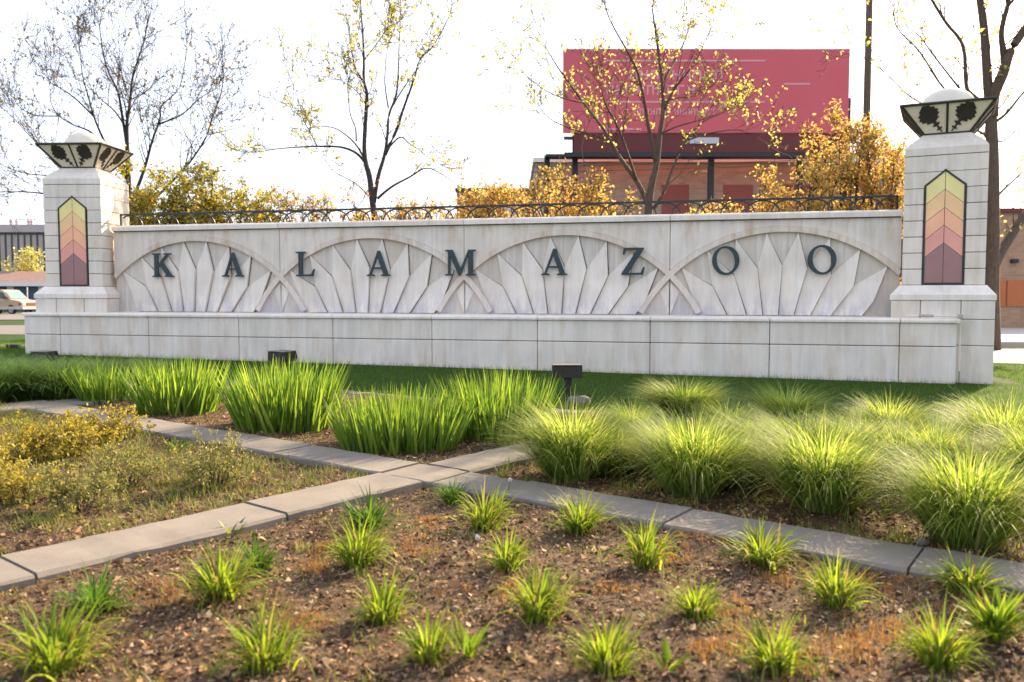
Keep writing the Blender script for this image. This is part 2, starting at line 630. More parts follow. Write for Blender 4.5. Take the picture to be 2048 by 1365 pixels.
# ------------------------------------------------------------------ low base wall
BASE_Y = -0.95
joints = [-1.63, -0.68, 1.57, 3.74, 5.88, 8.01, 10.15, 12.30, 14.44, 16.62, 17.54]
base = thing('base_wall', 'long low base wall of pale cast stone blocks in front of the lettered wall', 'wall', (8, -0.5, 0))
wpart('core', MB().box(-1.60, 17.51, BASE_Y+0.03, 0.6, -0.25, 0.94), M['mortar'], base)
for a, b in zip(joints[:-1], joints[1:]):
    g = 0.006
    wpart('block', MB().cbox(a+g, b-g, BASE_Y, 0.62, -0.22, 0.541, 0.010), M['stone'], base)
    wpart('block', MB().cbox(a+g, b-g, BASE_Y, 0.62, 0.553, 0.955, 0.010), M['stone'], base)
    # coping stone with a rounded nose
    prof = [(BASE_Y-0.035, 0.962), (BASE_Y-0.035, 1.000), (BASE_Y-0.022, 1.022), (BASE_Y+0.01, 1.032), (0.60, 1.040), (0.60, 0.962)]
    mb = MB()
    n = len(prof)
    e0 = 0.035 if a == joints[0] else -g
    e1 = 0.035 if b == joints[-1] else -g
    mb.add([(a-e0, y, z) for y, z in prof]+[(b+e1, y, z) for y, z in prof],
           [tuple(range(n)), tuple(range(n, 2*n))]+[(i, (i+1) % n, n+(i+1) % n, n+i) for i in range(n)])
    wpart('coping_stone', mb, M['coping'], base)
# drain pipe along the free end of the base wall
pipe = thing('conduit_pipe', 'thin painted conduit pipe on the free end of the base wall', 'pipe', (17.60, -0.9, 0.2))
wpart('pipe_run', MB().tube([(17.61, -0.86, 0.12), (17.61, -0.86, 1.05), (17.60, -0.86, 1.075), (16.75, -0.80, 1.078)], 0.014, 8), M['coping'], pipe)
wpart('elbow', MB().cbox(17.57, 17.64, -0.90, -0.82, 1.03, 1.11, 0.01), M['kerb'], pipe)
wpart('coupling', MB().tube([(16.95, -0.815, 1.079), (17.18, -0.832, 1.079)], 0.026, 8), M['kerb'], pipe)

# ------------------------------------------------------------------ lettered wall with arches and petals
PW, WX0, WX1 = 4.2, 0.0, 16.8
ZB = 1.045                                         # foot of the panels
RC, TH = 3.006, 0.055
ZC = ZB+1.645-RC                                   # centre height of the arch circles
wall = thing('sign_wall', 'long pale stone wall carved with arches and fanned petals behind the letters', 'wall', (8.4, 0.2, 1.04))
wpart('core', MB().box(WX0+0.02, WX1-0.02, 0.09, 0.36, 1.03, 2.86), M['mortar'], wall)
for k in range(4):
    xc = PW*(k+0.5)
    x0, x1 = xc-PW/2+0.006, xc+PW/2-0.006
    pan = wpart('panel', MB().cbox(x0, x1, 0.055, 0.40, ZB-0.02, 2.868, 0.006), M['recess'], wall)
    # the field above the arches
    RO = RC+TH+0.004
    outl = [(x0, 2.864), (x1, 2.864)]
    for i in range(41):
        u = (x1-xc)-(x1-x0)*i/40
        outl.append((xc+u, ZC+math.sqrt(RO*RO-u*u)))
    wpart('spandrel', MB().prism(outl, 0.0, 0.054), M['panel'], wall)
    # arch band
    lim0 = -PW/2 if k == 0 else -2.66
    lim1 = PW/2 if k == 3 else 2.66
    fr = -0.018 if k % 2 else -0.0215
    a0, a1 = math.asin(lim0/RC), math.asin(lim1/RC)
    out, inn = [], []
    for i in range(57):
        w = a0+(a1-a0)*i/56
        for lst, rr in ((out, RC+TH), (inn, RC-TH)):
            lst.append((min(max(xc+rr*math.sin(w), WX0+0.004), WX1-0.004), max(ZC+rr*math.cos(w), ZB)))
    wpart('arch_band', MB().prism(out+inn[::-1], fr, 0.053), M['band'], wall)
    # petals: kites between the arch and the foot
    RI, RK = RC-TH-0.004, 2.31
    stp = math.radians(11.25)
    bu = [0, 0.285, 0.585, 0.95, 1.44]
    def knee(j):
        return xc+RK*math.sin(stp*j), max(ZC+RK*math.cos(stp*j), ZB+0.05)
    def foot(j):
        return xc+math.copysign(bu[abs(j)], j)-0.06*(1 if abs(j) < 4 else 0), ZB+0.006
    for i in range(-4, 4):
        w = stp*(i+0.5)
        tip = (xc+RI*math.sin(w), ZC+RI*math.cos(w))
        kl, kr, fl, frt = knee(i), knee(i+1), foot(i), foot(i+1)
        lo, hi = 0.046, -0.030
        pts = [(tip, 0.004), (kr, hi), (frt, hi+0.008), (fl, lo), (kl, lo-0.002)]
        if k == 0 and i == -4:
            pts[3] = ((WX0+0.55, fl[1]), lo)
        mb = MB()
        mb.add([(p[0], d, p[1]) for p, d in pts]+[(p[0], 0.0535, p[1]) for p, d in pts],
               [(0, 1, 4), (1, 2, 3, 4), (5, 6, 7, 8, 9)]+[(q, (q+1) % 5, 5+(q+1) % 5, 5+q) for q in range(5)])
        wpart('petal', mb, M['petal'], wall)
        # dark strip painting the shade of the step along the raised edge of the petal
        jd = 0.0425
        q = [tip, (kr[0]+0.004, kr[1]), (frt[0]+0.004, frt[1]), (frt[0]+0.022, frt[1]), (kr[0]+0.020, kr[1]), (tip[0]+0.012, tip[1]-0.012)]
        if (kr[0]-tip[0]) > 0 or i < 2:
            wpart('step_shade', MB().prism(q, jd, 0.0532), M['mortar'], wall)
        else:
            wpart('step_shade', MB().prism([tip, kr, frt, (frt[0]+0.02, frt[1]), (kr[0]+0.018, kr[1]), (tip[0]+0.014, tip[1])], jd, 0.0532), M['mortar'], wall)
    # small kites below the crossing arches
    if k < 3:
        xj = xc+PW/2
        for sgn, d0, d1 in ((-1, 0.05, 0.015), (1, 0.012, 0.05)):
            tip = (xj+sgn*0.02, ZB+0.63)
            shoulder = (xj+sgn*0.19, ZB+0.46)
            ft = (xj+sgn*0.015, ZB+0.006)
            mb = MB()
            pts = [(tip, 0.03), (shoulder, d1 if sgn > 0 else 0.048), (ft, d0)]
            mb.add([(p[0], d, p[1]) for p, d in pts]+[(p[0], 0.0535, p[1]) for p, d in pts],
                   [(0, 1, 2), (3, 4, 5)]+[(q, (q+1) % 3, 3+(q+1) % 3, 3+q) for q in range(3)])
            wpart('petal', mb, M['petal'], wall)
    # coping
    prof = [(-0.07, 2.882), (-0.07, 2.965), (-0.055, 2.992), (-0.02, 3.005), (0.20, 3.02), (0.44, 3.005), (0.47, 2.97), (0.47, 2.882)]
    n = len(prof)
    mb = MB()
    mb.add([(x0, y, z) for y, z in prof]+[(x1, y, z) for y, z in prof],
           [tuple(range(n)), tuple(range(n, 2*n))]+[(i, (i+1) % n, n+(i+1) % n, n+i) for i in range(n)])
    wpart('coping_stone', mb, M['coping'], wall)
wpart('coping_bed', MB().box(WX0+0.02, WX1-0.02, -0.03, 0.42, 2.866, 2.884), M['mortar'], wall)

# ------------------------------------------------------------------ letters
GL = {
 'K': ([(0,0),(.38,0),(.38,.05),(.285,.075),(.285,.40),(.37,.49),(.66,.09),(.60,.05),(.60,0),(1.02,0),(1.02,.05),(.92,.08),(.50,.62),(.80,.93),(.92,.95),(.92,1),(.55,1),(.55,.95),(.64,.93),(.285,.53),(.285,.925),(.38,.95),(.38,1),(0,1),(0,.95),(.10,.925),(.10,.075),(0,.05)], []),
 'A': ([(0,0),(.33,0),(.33,.05),(.215,.08),(.29,.28),(.635,.28),(.705,.08),(.60,.05),(.60,0),(1.0,0),(1.0,.05),(.91,.08),(.565,1),(.465,1),(.12,.08),(0,.05)], [[(.315,.35),(.605,.35),(.462,.74)]]),
 'L': ([(0,0),(.76,0),(.83,.29),(.77,.29),(.67,.09),(.31,.075),(.31,.925),(.43,.95),(.43,1),(0,1),(0,.95),(.12,.925),(.12,.075),(0,.05)], []),
 'M': ([(0,0),(.33,0),(.33,.05),(.215,.08),(.215,.77),(.55,0),(.62,0),(.93,.78),(.93,.08),(.83,.05),(.83,0),(1.24,0),(1.24,.05),(1.125,.08),(1.125,.92),(1.24,.95),(1.24,1),(.94,1),(.63,.27),(.31,1),(0,1),(0,.95),(.12,.92),(.12,.08),(0,.05)], []),
 'Z': ([(0,0),(.80,0),(.86,.29),(.80,.29),(.70,.08),(.25,.08),(.82,.95),(.82,1),(.08,1),(.05,.74),(.11,.74),(.19,.92),(.57,.92),(0,.05)], []),
}
oo = [(.48+.48*math.cos(t), .5+.52*math.sin(t)) for t in np.linspace(0, 2*math.pi, 41)[:-1]]
oi = [(.48+.315*math.cos(t+.12), .5+.44*math.sin(t)) for t in np.linspace(0, 2*math.pi, 41)[:-1]]
GL['O'] = (oo, [oi])
LET = [('K', 1.33, 'dark green metal serif letter K, first of the word, beside the pillar'),
       ('A', 3.09, 'dark green metal serif letter A between the K and the L'),
       ('L', 4.84, 'dark green metal serif letter L standing off the pale wall'),
       ('A', 6.53, 'dark green metal serif letter A between the L and the M'),
       ('M', 8.34, 'dark green metal serif letter M over the middle wall joint'),
       ('A', 10.31, 'dark green metal serif letter A between the M and the Z'),
       ('Z', 11.89, 'dark green metal serif letter Z touching an arch band of the wall'),
       ('O', 13.66, 'dark green metal serif letter O following the Z'),
       ('O', 15.41, 'dark green metal serif letter O that ends the word')]
for ch, x, lab in LET:
    outer, holes = GL[ch]
    h = 0.535
    w = max(p[0] for p in outer)*h
    f = lambda p: (p[0]*h-w/2, p[1]*h)
    mb = MB().prism([f(p) for p in outer], -0.085, -0.040, [[f(p) for p in q] for q in holes])
    # stand-off pins into the wall
    o = link('letter_'+ch.lower(), mb.mesh('letter', M['letter']), None, (x, 0, 1.83))
    tag(o, lab, 'letter', 'letters on the sign wall')
    bv = o.modifiers.new('edge', 'BEVEL')
    bv.width = 0.004
    bv.segments = 1
    bv.limit_method = 'ANGLE'
    pin = MB()
    sx = {'K': 0.19*h-w/2, 'A': 0.84*h-w/2, 'L': 0.2*h-w/2, 'M': 0.17*h-w/2, 'Z': 0.5*h-w/2, 'O': 0.48*h-w/2}[ch]
    zz = {'A': 0.10*h, 'Z': 0.04*h, 'O': 0.035*h}.get(ch, 0.15*h)
    pin.tube([(sx, -0.045, zz), (sx, 0.057, zz)], 0.008, 6)
    part('fixing_pin', pin, M['letter'], o)

# ------------------------------------------------------------------ railing on the wall
rail = thing('iron_railing', 'low black iron railing of interlaced arches along the wall top', 'railing', (8.4, 0.2, 3.02))
wpart('top_rail', MB().cbox(0.04, 16.76, 0.172, 0.228, 3.258, 3.295, 0.006), M['iron'], rail)
for x in (0.06, 16.74):
    wpart('post', MB().cbox(x-0.022, x+0.022, 0.178, 0.222, 2.99, 3.258, 0.004), M['iron'], rail)
sp, hw, hh = 0.468, 0.315, 0.238
k = 0
x = 0.30
while x < 16.7:
    mb = MB()
    yo = 0.188 if k % 2 else 0.212
    pts = []
    for i in range(15):
        w = math.pi*i/14
        px, pz = x+hw*math.cos(w), 3.016+hh*math.sin(w)
        if 0.08 < px < 16.72:
            pts.append((px, yo, pz))
    q = []
    for i, p in enumerate(pts):
        t0 = Vector(pts[min(i+1, len(pts)-1)])-Vector(pts[max(i-1, 0)])
        n = Vector((t0.z, 0, -t0.x)).normalized()*0.014
        for dn, dy in ((1, -0.009), (1, 0.009), (-1, 0.009), (-1, -0.009)):
            q.append((p[0]+n.x*dn, p[1]+dy, p[2]+n.z*dn))
    fs = []
    for i in range(len(pts)-1):
        for c in range(4):
            fs.append((i*4+c, i*4+(c+1) % 4, i*4+4+(c+1) % 4, i*4+4+c))
    fs += [(0, 1, 2, 3), tuple(range(len(q)-4, len(q)))]
    wpart('arch', mb.add(q, fs), M['iron'], rail)
    x += sp
    k += 1

# ------------------------------------------------------------------ pillars and lanterns
LEAF_T = [(0, .012), (.09, .014), (.13, .075), (.17, .018), (.24, .018), (.29, .10), (.34, .03), (.40, .04), (.45, .16), (.51, .13),
          (.56, .22), (.62, .20), (.67, .25), (.73, .19), (.79, .215), (.85, .13), (.90, .14), (.96, .06), (1, .01)]
def lantern(loc, rotz, label):
    t = thing('lantern', label, 'lantern', loc, rotz, 'lanterns on the pillars')
    b, tp, z0, hz = 0.36, 0.74, 0.0, 0.49
    for s in range(4):
        rot = s*math.pi/2
        def P(a_, b_, off=0.0):
            hf = b+(tp-b)*b_
            nx = hz/math.hypot(hz, tp-b)
            nz = -(tp-b)/math.hypot(hz, tp-b)
            x, y, z = a_*hf, -(hf+off*nx), z0+hz*b_+off*nz
            return (x*math.cos(rot)-y*math.sin(rot), x*math.sin(rot)+y*math.cos(rot), z)
        for sd in (-1, 1):
            mb = MB()
            q = [(0, 0), (sd, 0), (sd, 1), (0, 1)]
            mb.add([P(u, v, 0) for u, v in q]+[P(u, v, -0.012) for u, v in q],
                   [(0, 1, 2, 3), (4, 5, 6, 7)]+[(i, (i+1) % 4, 4+(i+1) % 4, 4+i) for i in range(4)])
            pn = part('glass_pane', mb, M['cream'], t)
            # oak leaf cut-out
            p0, p1 = np.array([sd*0.075, 0.04]), np.array([sd*0.40, 0.50])
            ax = (p1-p0)
            L = np.linalg.norm(ax)
            ax /= L
            nn = np.array([-ax[1], ax[0]])
            vv = []
            for off in (0.012, 0.003):
                for tt, ww in LEAF_T:
                    for sg in (1, -1):
                        lop = ww*(1.35 if sg > 0 else 1.25)
                        pt = p0+ax*L*tt+nn*sg*lop*L
                        slant = math.hypot(hz, tp-b)
                        vb = pt[1]/slant*1.12+0.02
                        hf = b+(tp-b)*vb
                        vv.append(P(pt[0]/hf, vb, off))
            m = len(LEAF_T)*2
            fs = []
            for i in range(len(LEAF_T)-1):
                a_ = 2*i
                fs += [(a_, a_+1, a_+3, a_+2), (m+a_, m+a_+2, m+a_+3, m+a_+1), (a_, a_+2, m+a_+2, m+a_), (a_+1, m+a_+1, m+a_+3, a_+3)]
            part('leaf_cutout', MB().add(vv, fs), M['frame'], pn)
        part('mullion', MB().tube([P(0, 0.02, 0.008), P(0, 0.98, 0.008)], 0.020, 4), M['frame'], t)
        part('corner_bar', MB().tube([P(1, 0, 0.0), P(1, 1, 0.0)], 0.026, 6), M['frame'], t)
        part('top_bar', MB().tube([P(-1, 1, 0.004), P(1, 1, 0.004)], 0.027, 6), M['frame'], t)
        part('bottom_bar', MB().tube([P(-1, 0.02, 0.004), P(1, 0.02, 0.004)], 0.024, 6), M['frame'], t)
    part('top_plate', MB().box(-0.72, 0.72, -0.72, 0.72, 0.475, 0.497), M['dome'], t)
    prof = [(0.47, 0.49)]+[(0.47*math.cos(w), 0.50+0.37*math.sin(w)) for w in np.linspace(0, math.pi/2*0.985, 12)]
    part('dome', MB().lathe(prof, 32), M['dome'], t, True)
    return t

def pillar(loc, rotz, label, zg):
    t = thing('stone_pillar', label, 'pillar', (loc[0], loc[1], 0), rotz, 'pillars ending the sign wall')
    H, PL = 0.66, 0.825
    part('core', MB().box(-H+0.02, H-0.02, -H+0.02, H-0.02, zg-0.1, 4.0).box(-PL+0.02, PL-0.02, -PL+0.02, PL-0.02, zg-0.1, 1.34), M['mortar'], t)
    for za, zb in ((zg-0.08, 0.556), (0.566, 1.012), (1.022, 1.345)):
        xs_ = [-PL, -0.34, 0.30, PL]
        for a, b in zip(xs_[:-1], xs_[1:]):
            part('plinth_block', MB().cbox(a+0.005, b-0.005, -PL, PL, za, zb, 0.009), M['stone'], t)
    mb = MB().frustum(0.84, 1.352, 0.84, 1.445).frustum(0.8385, 1.4445, 0.69, 1.615)
    part('plinth_cap', mb, M['coping'], t)
    ch = 0.2865
    for c in range(8):
        z0 = 1.622+ch*c
        z1 = z0+ch-0.011
        if c < 6:
            part('course_block', MB().cbox(-H, -0.338, -H, H, z0, z1, 0.009), M['stone'], t)
            part('course_block', MB().cbox(0.338, H, -H, H, z0, z1, 0.009), M['stone'], t)
        elif c == 6:
            # notched for the gable of the window
            mb = MB().prism([(-H, z0), (-0.338, z0), (-0.338, 3.385), (-0.055, z1), (-H, z1)], -H, H)
            part('course_block', mb, M['stone'], t)
            mb = MB().prism([(H, z0), (0.338, z0), (0.338, 3.385), (0.055, z1), (H, z1)], -H, H)
            part('course_block', mb, M['stone'], t)
        else:
            part('course_block', MB().prism([(-H, z0), (-0.046, z0), (0, z0+0.04), (0.046, z0), (H, z0), (H, z1), (-H, z1)], -H, H), M['stone'], t)
    mb = MB().frustum(H, 3.918, H, 4.045).frustum(H-0.002, 4.0445, 0.60, 4.13).frustum(0.5985, 4.1295, 0.385, 4.315)
    part('cap_stone', mb, M['coping'], t)
    # pointed stained glass window
    w, zb, zs, za = 0.325, 1.632, 3.385, 3.655
    fw = 0.026
    win = part('window_frame', MB().prism([(-w, zb), (w, zb), (w, zs), (0, za), (-w, zs)], -H-0.014, -H+0.10,
              [[(-w+fw, zb+fw), (w-fw, zb+fw), (w-fw, zs-0.012), (0, za-0.034), (-w+fw, zs-0.012)]]), M['frame'], t)
    wi = w-fw-0.001
    rise = (za-0.034)-(zs-0.012)
    edges = [zs-0.012, 3.055, 2.735, 2.425, 2.115, zb+fw+0.001]
    g = 0.005
    for s in (-1, 1):
        for i in range(5):
            e0, e1 = edges[i], edges[i+1]
            q = [(s*g, e0+rise-g), (s*wi, e0-g), (s*wi, e1+g if i < 4 else e1), (s*g, (e1+rise+g) if i < 4 else e1)]
            part('glass_pane', MB().prism(q, -H-0.002, -H+0.006), PANE[i], win)
    part('lead_cames', MB().prism([(-wi, edges[5]), (wi, edges[5]), (wi, edges[0]), (0, edges[0]+rise), (-wi, edges[0])], -H+0.001, -H+0.02), M['wire'], win)
    lantern((loc[0], loc[1], 4.318), rotz, None)
    return t

P_LEFT = (-0.79, 0.15)
P_RIGHT = (17.55, 0.166)
pl = pillar(P_LEFT, math.radians(11.4), 'stone pillar with stained glass at the K end of the wall', 0.08)
pr = pillar(P_RIGHT, math.radians(-13.5), 'stone pillar with stained glass at the final O end of the wall', -0.1)
for o in bpy.data.objects:
    if o.name.startswith('lantern'):
        o['label'] = 'leaf patterned lantern with pale dome on the pillar ' + ('beside the letter K' if o.location.x < 8 else 'beside the final letter O')

# ------------------------------------------------------------------ plants: blades
def blades(bpos, az, L, W, lean, curl, segs=4, fold=0.0, tipw=0.08, wmid=1.0, droop=1.0):
    """N curved blades as numpy strips; fold > 0 gives a V section"""
    n = len(L)
    p = np.array(bpos, float).copy()
    rows = []
    dirx, diry = np.cos(az), np.sin(az)
    sx, sy = -diry, dirx
    for k in range(segs+1):
        t = k/segs
        th = lean+curl*t**droop
        wd = W*(wmid*(1-t)**0.75*(0.75+0.9*t*(1-t)*2) if k < segs else tipw)*0.5
        l = p.copy()
        r = p.copy()
        l[:, 0] -= sx*wd; l[:, 1] -= sy*wd
        r[:, 0] += sx*wd; r[:, 1] += sy*wd
        if fold:
            m = p.copy()
            up = fold*wd
            m[:, 0] += -np.cos(th)*dirx*-up
            m[:, 1] += -np.cos(th)*diry*-up
            m[:, 2] -= np.sin(th)*up
            rows.append(np.stack([l, m, r], 1))
        else:
            rows.append(np.stack([l, r], 1))
        st = L/segs
        p[:, 0] += np.sin(th)*dirx*st
        p[:, 1] += np.sin(th)*diry*st
        p[:, 2] += np.cos(th)*st
    c = 3 if fold else 2
    co = np.stack(rows, 1).reshape(-1, 3)                 # n, segs+1, c
    base_ = (np.arange(n)*(segs+1)*c)[:, None]
    f = []
    for k in range(segs):
        for j in range(c-1):
            a = base_+k*c+j
            f.append(np.concatenate([a, a+1, a+c+1, a+c], 1))
    return co, np.stack(f, 1).reshape(-1, 4)

def merge(parts):
    cs, fs, o = [], [], 0
    for c, f in parts:
        cs.append(c)
        fs.append(f+o)
        o += len(c)
    return np.concatenate(cs), np.concatenate(fs)

U = NR.uniform
IRIS = leaf('iris_leaf', [(0.07, 0.14, 0.026), (0.14, 0.23, 0.036), (0.28, 0.36, 0.06)], 0.58, 0.42, 0.18)
LILY = leaf('daylily_leaf', [(0.32, 0.22, 0.10), (0.10, 0.16, 0.022), (0.13, 0.20, 0.024), (0.18, 0.25, 0.028), (0.22, 0.29, 0.03), (0.32, 0.37, 0.045)], 0.58, 0.45, 0.14)
LILY_DARK = leaf('daylily_leaf_dark', [(0.045, 0.110, 0.020), (0.08, 0.165, 0.025), (0.12, 0.20, 0.03)], 0.48, 0.45, 0.14)
FOUNT = leaf('fountain_grass_leaf', [(0.10, 0.16, 0.032), (0.18, 0.26, 0.046), (0.30, 0.36, 0.08), (0.50, 0.50, 0.22)], 0.55, 0.55, 0.08)
SEDGE = leaf('sedge_leaf', [(0.06, 0.13, 0.038), (0.11, 0.20, 0.05), (0.20, 0.27, 0.09)], 0.45, 0.5, 0.10)
GRASS = leaf('lawn_grass', [(0.030, 0.080, 0.012), (0.065, 0.135, 0.018), (0.13, 0.20, 0.026)], 0.55, 0.6, 0.04)
WEED = leaf('weed_leaf', [(0.07, 0.13, 0.03), (0.14, 0.19, 0.04), (0.22, 0.23, 0.05), (0.30, 0.22, 0.06)], 0.42, 0.5, 0.25)
DRY = leaf('dry_grass', [(0.34, 0.13, 0.04), (0.42, 0.20, 0.06), (0.36, 0.26, 0.12), (0.30, 0.09, 0.035)], 0.40, 0.6, 0.15, 1.15)
STRAW = leaf('dry_stems', [(0.34, 0.20, 0.09), (0.46, 0.31, 0.15), (0.52, 0.38, 0.22), (0.30, 0.14, 0.06)], 0.40, 0.6, 0.1, 1.15)
LITTER = leaf('leaf_litter', [(0.04, 0.025, 0.017), (0.15, 0.085, 0.045), (0.30, 0.18, 0.095), (0.46, 0.33, 0.20), (0.06, 0.036, 0.024), (0.30, 0.14, 0.06), (0.24, 0.15, 0.08), (0.05, 0.032, 0.022), (0.38, 0.25, 0.13)], 0.10, 0.8, 0.15, 1.0)
SPIREA = leaf('spirea_leaf', [(0.22, 0.20, 0.030), (0.36, 0.30, 0.045), (0.46, 0.34, 0.055), (0.25, 0.24, 0.06)], 0.42, 0.5, 0.25, 1.2)
JUNI = leaf('grey_shrub_leaf', [(0.15, 0.17, 0.05), (0.26, 0.25, 0.08), (0.34, 0.29, 0.08)], 0.40, 0.5, 0.25, 1.2)
CRAB = leaf('crabapple_leaf', [(0.20, 0.19, 0.045), (0.40, 0.33, 0.08), (0.54, 0.37, 0.11), (0.54, 0.29, 0.11), (0.42, 0.18, 0.08)], 0.6, 0.5, 0.12, 1.4, 0.8)
CRAB_GREEN = leaf('crabapple_leaf_green', [(0.12, 0.15, 0.028), (0.26, 0.26, 0.042), (0.40, 0.33, 0.06), (0.50, 0.29, 0.075)], 0.6, 0.5, 0.12, 1.4, 0.75)
BUDS = leaf('spring_leaf', [(0.34, 0.32, 0.08), (0.48, 0.43, 0.12), (0.58, 0.50, 0.17)], 0.6, 0.5, 0.12, 1.4, 0.8)
BUDS_DULL = leaf('bud_leaf', [(0.16, 0.12, 0.05), (0.24, 0.18, 0.06), (0.30, 0.20, 0.09)], 0.40, 0.5, 0.2, 1.2)

def norm_size(co):
    """scale a clump so that it is about 1 wide and 1 high"""
    w = np.percentile(np.abs(co[:, :2]), 96)*2
    h = np.percentile(co[:, 2], 98.5)
    return co/np.array([w, w, h])

# --- daylilies
def lily_mesh(seed, n, size, mat):
    r = np.random.default_rng(seed)
    rad = np.abs(r.normal(0, 0.055, n))*size/0.3
    az0 = r.uniform(0, 2*np.pi, n)
    bp = np.stack([rad*np.cos(az0), rad*np.sin(az0), np.full(n, -0.01)], 1)
    az = az0+r.normal(0, 0.55, n)
    inner = r.uniform(0, 1, n)
    L = size*r.uniform(0.65, 1.30, n)*(1.05-0.2*inner)
    lean = np.radians(5+50*(1-inner)+r.uniform(-4, 10, n))
    curl = np.radians(r.uniform(30, 125, n))
    co, f = blades(bp, az, L, 0.020*size/0.3*r.uniform(0.7, 1.15, n), lean, curl, 6, 0.45, 0.05, 1.0, 1.3)
    return fast('daylily_leaves', norm_size(co), f, mat)
lily_meshes = [lily_mesh(31+i, 135+12*i, 0.31, LILY) for i in range(5)]
lily_dark = [lily_mesh(61+i, 120, 0.31, LILY_DARK) for i in range(2)]
lilies = [  # base pixel, top pixel, width pixel, dark?, label
 (905, 1012, 965, 78, 1, 'small dark green daylily clump in the corner where the edgings cross'),
 (970, 1062, 985, 105, 0, 'arching green daylily clump just below the crossing of the edgings'),
 (1160, 1067, 995, 110, 0, 'green daylily clump nearest to the edging beside the fountain grasses'),
 (740, 1066, 1000, 118, 1, 'dark green daylily clump next to the bare diagonal edging'),
 (718, 1142, 1055, 118, 0, 'green daylily clump directly in front of the dark daylily next to the bare edging'), (1015, 1142, 1065, 112, 0, 'green daylily clump beside the small dandelion seed head'), (1290, 1142, 1055, 108, 0, None), (1522, 1136, 1065, 142, 0, 'wide green daylily clump beside the edging, below two fountain grasses'),
 (440, 1212, 1110, 142, 0, 'bright green daylily clump overlapping a smaller darker daylily'), (512, 1152, 1085, 92, 1, 'small dark daylily overlapped by a brighter daylily clump'), (765, 1247, 1150, 118, 0, 'arching green daylily clump on the near side of a pale pebble'), (1075, 1247, 1150, 132, 0, None),
 (1395, 1242, 1170, 110, 0, None), (1670, 1212, 1120, 132, 0, 'bright green daylily clump with rusty orange tufts beside the edging'), (1937, 1202, 1130, 134, 0, 'yellow green daylily clump against the edging below the largest fountain grass'), (858, 1332, 1240, 128, 0, 'green daylily clump with a small pale broad leaved weed at its side'),
 (530, 1347, 1235, 152, 0, None), (1215, 1352, 1245, 142, 0, None), (1545, 1352, 1255, 142, 0, None), (1878, 1342, 1235, 142, 0, 'yellow green daylily clump in front of the broad leaved weed clump'),
 (195, 1232, 1150, 135, 1, 'dark green daylily clump in shade near the bare diagonal edging'), (108, 1352, 1230, 200, 0, None)]
LG = 'daylily clumps planted in the mulch bed'
for i, (px, by, ty, wp, dk, lab) in enumerate(lilies):
    g = ground(px, by)
    D = (g-CAM)[0]*sY+(g-CAM)[1]*cY
    sw = wp*D/FPX*1.12
    sh = (by-ty)*D/FPX*1.05
    me = (lily_dark if dk else lily_meshes)[i % (2 if dk else 5)]
    o = link('daylily', me, None, (g[0], g[1], float(bedz(g[0], g[1]))), R.uniform(0, 6.28))
    o.scale = (sw, sw, sh)
    tag(o, lab or 'bright green daylily clump planted in rows in the open mulch bed', 'daylily', LG)

# broad leaved weed at the bed's edge
def weed_plant(px, py, size, n, seed, label, mat, w=0.05):
    g = ground(px, py)
    r = np.random.default_rng(seed)
    az = r.uniform(0, 2*np.pi, n)
    rad = r.uniform(0, 0.06, n)
    bp = np.stack([rad*np.cos(az), rad*np.sin(az), np.full(n, -0.01)+r.uniform(0, 0.10, n)*size/0.3], 1)
    me = fast('weed_leaves', *blades(bp, az, size*r.uniform(0.4, 0.9, n), w*r.uniform(0.7, 1.2, n), np.radians(r.uniform(15, 60, n)), np.radians(r.uniform(10, 60, n)), 5, 0.35, 0.05, 1.15, 1.3), mat)
    o = link('leafy_weed', me, None, (g[0], g[1], float(bedz(g[0], g[1]))))
    return tag(o, label, 'weed')
weed_plant(1990, 1292, 0.26, 110, 3, 'yellow green broad leaved weed clump crowding a daylily', LILY, 0.030)
weed_plant(935, 1322, 0.20, 16, 4, 'small pale broad leaved weed beside a daylily clump', LILY, 0.03)
weed_plant(462, 1075, 0.13, 14, 5, 'small yellowish seedling against the bare diagonal edging', WEED, 0.03)
weed_plant(350, 912, 0.22, 14, 6, 'single upright pale green weed among the yellow shrubs', LILY, 0.03)
weed_plant(1340, 1352, 0.16, 9, 8, 'lone bright green sprout in bare mulch', LILY, 0.025)

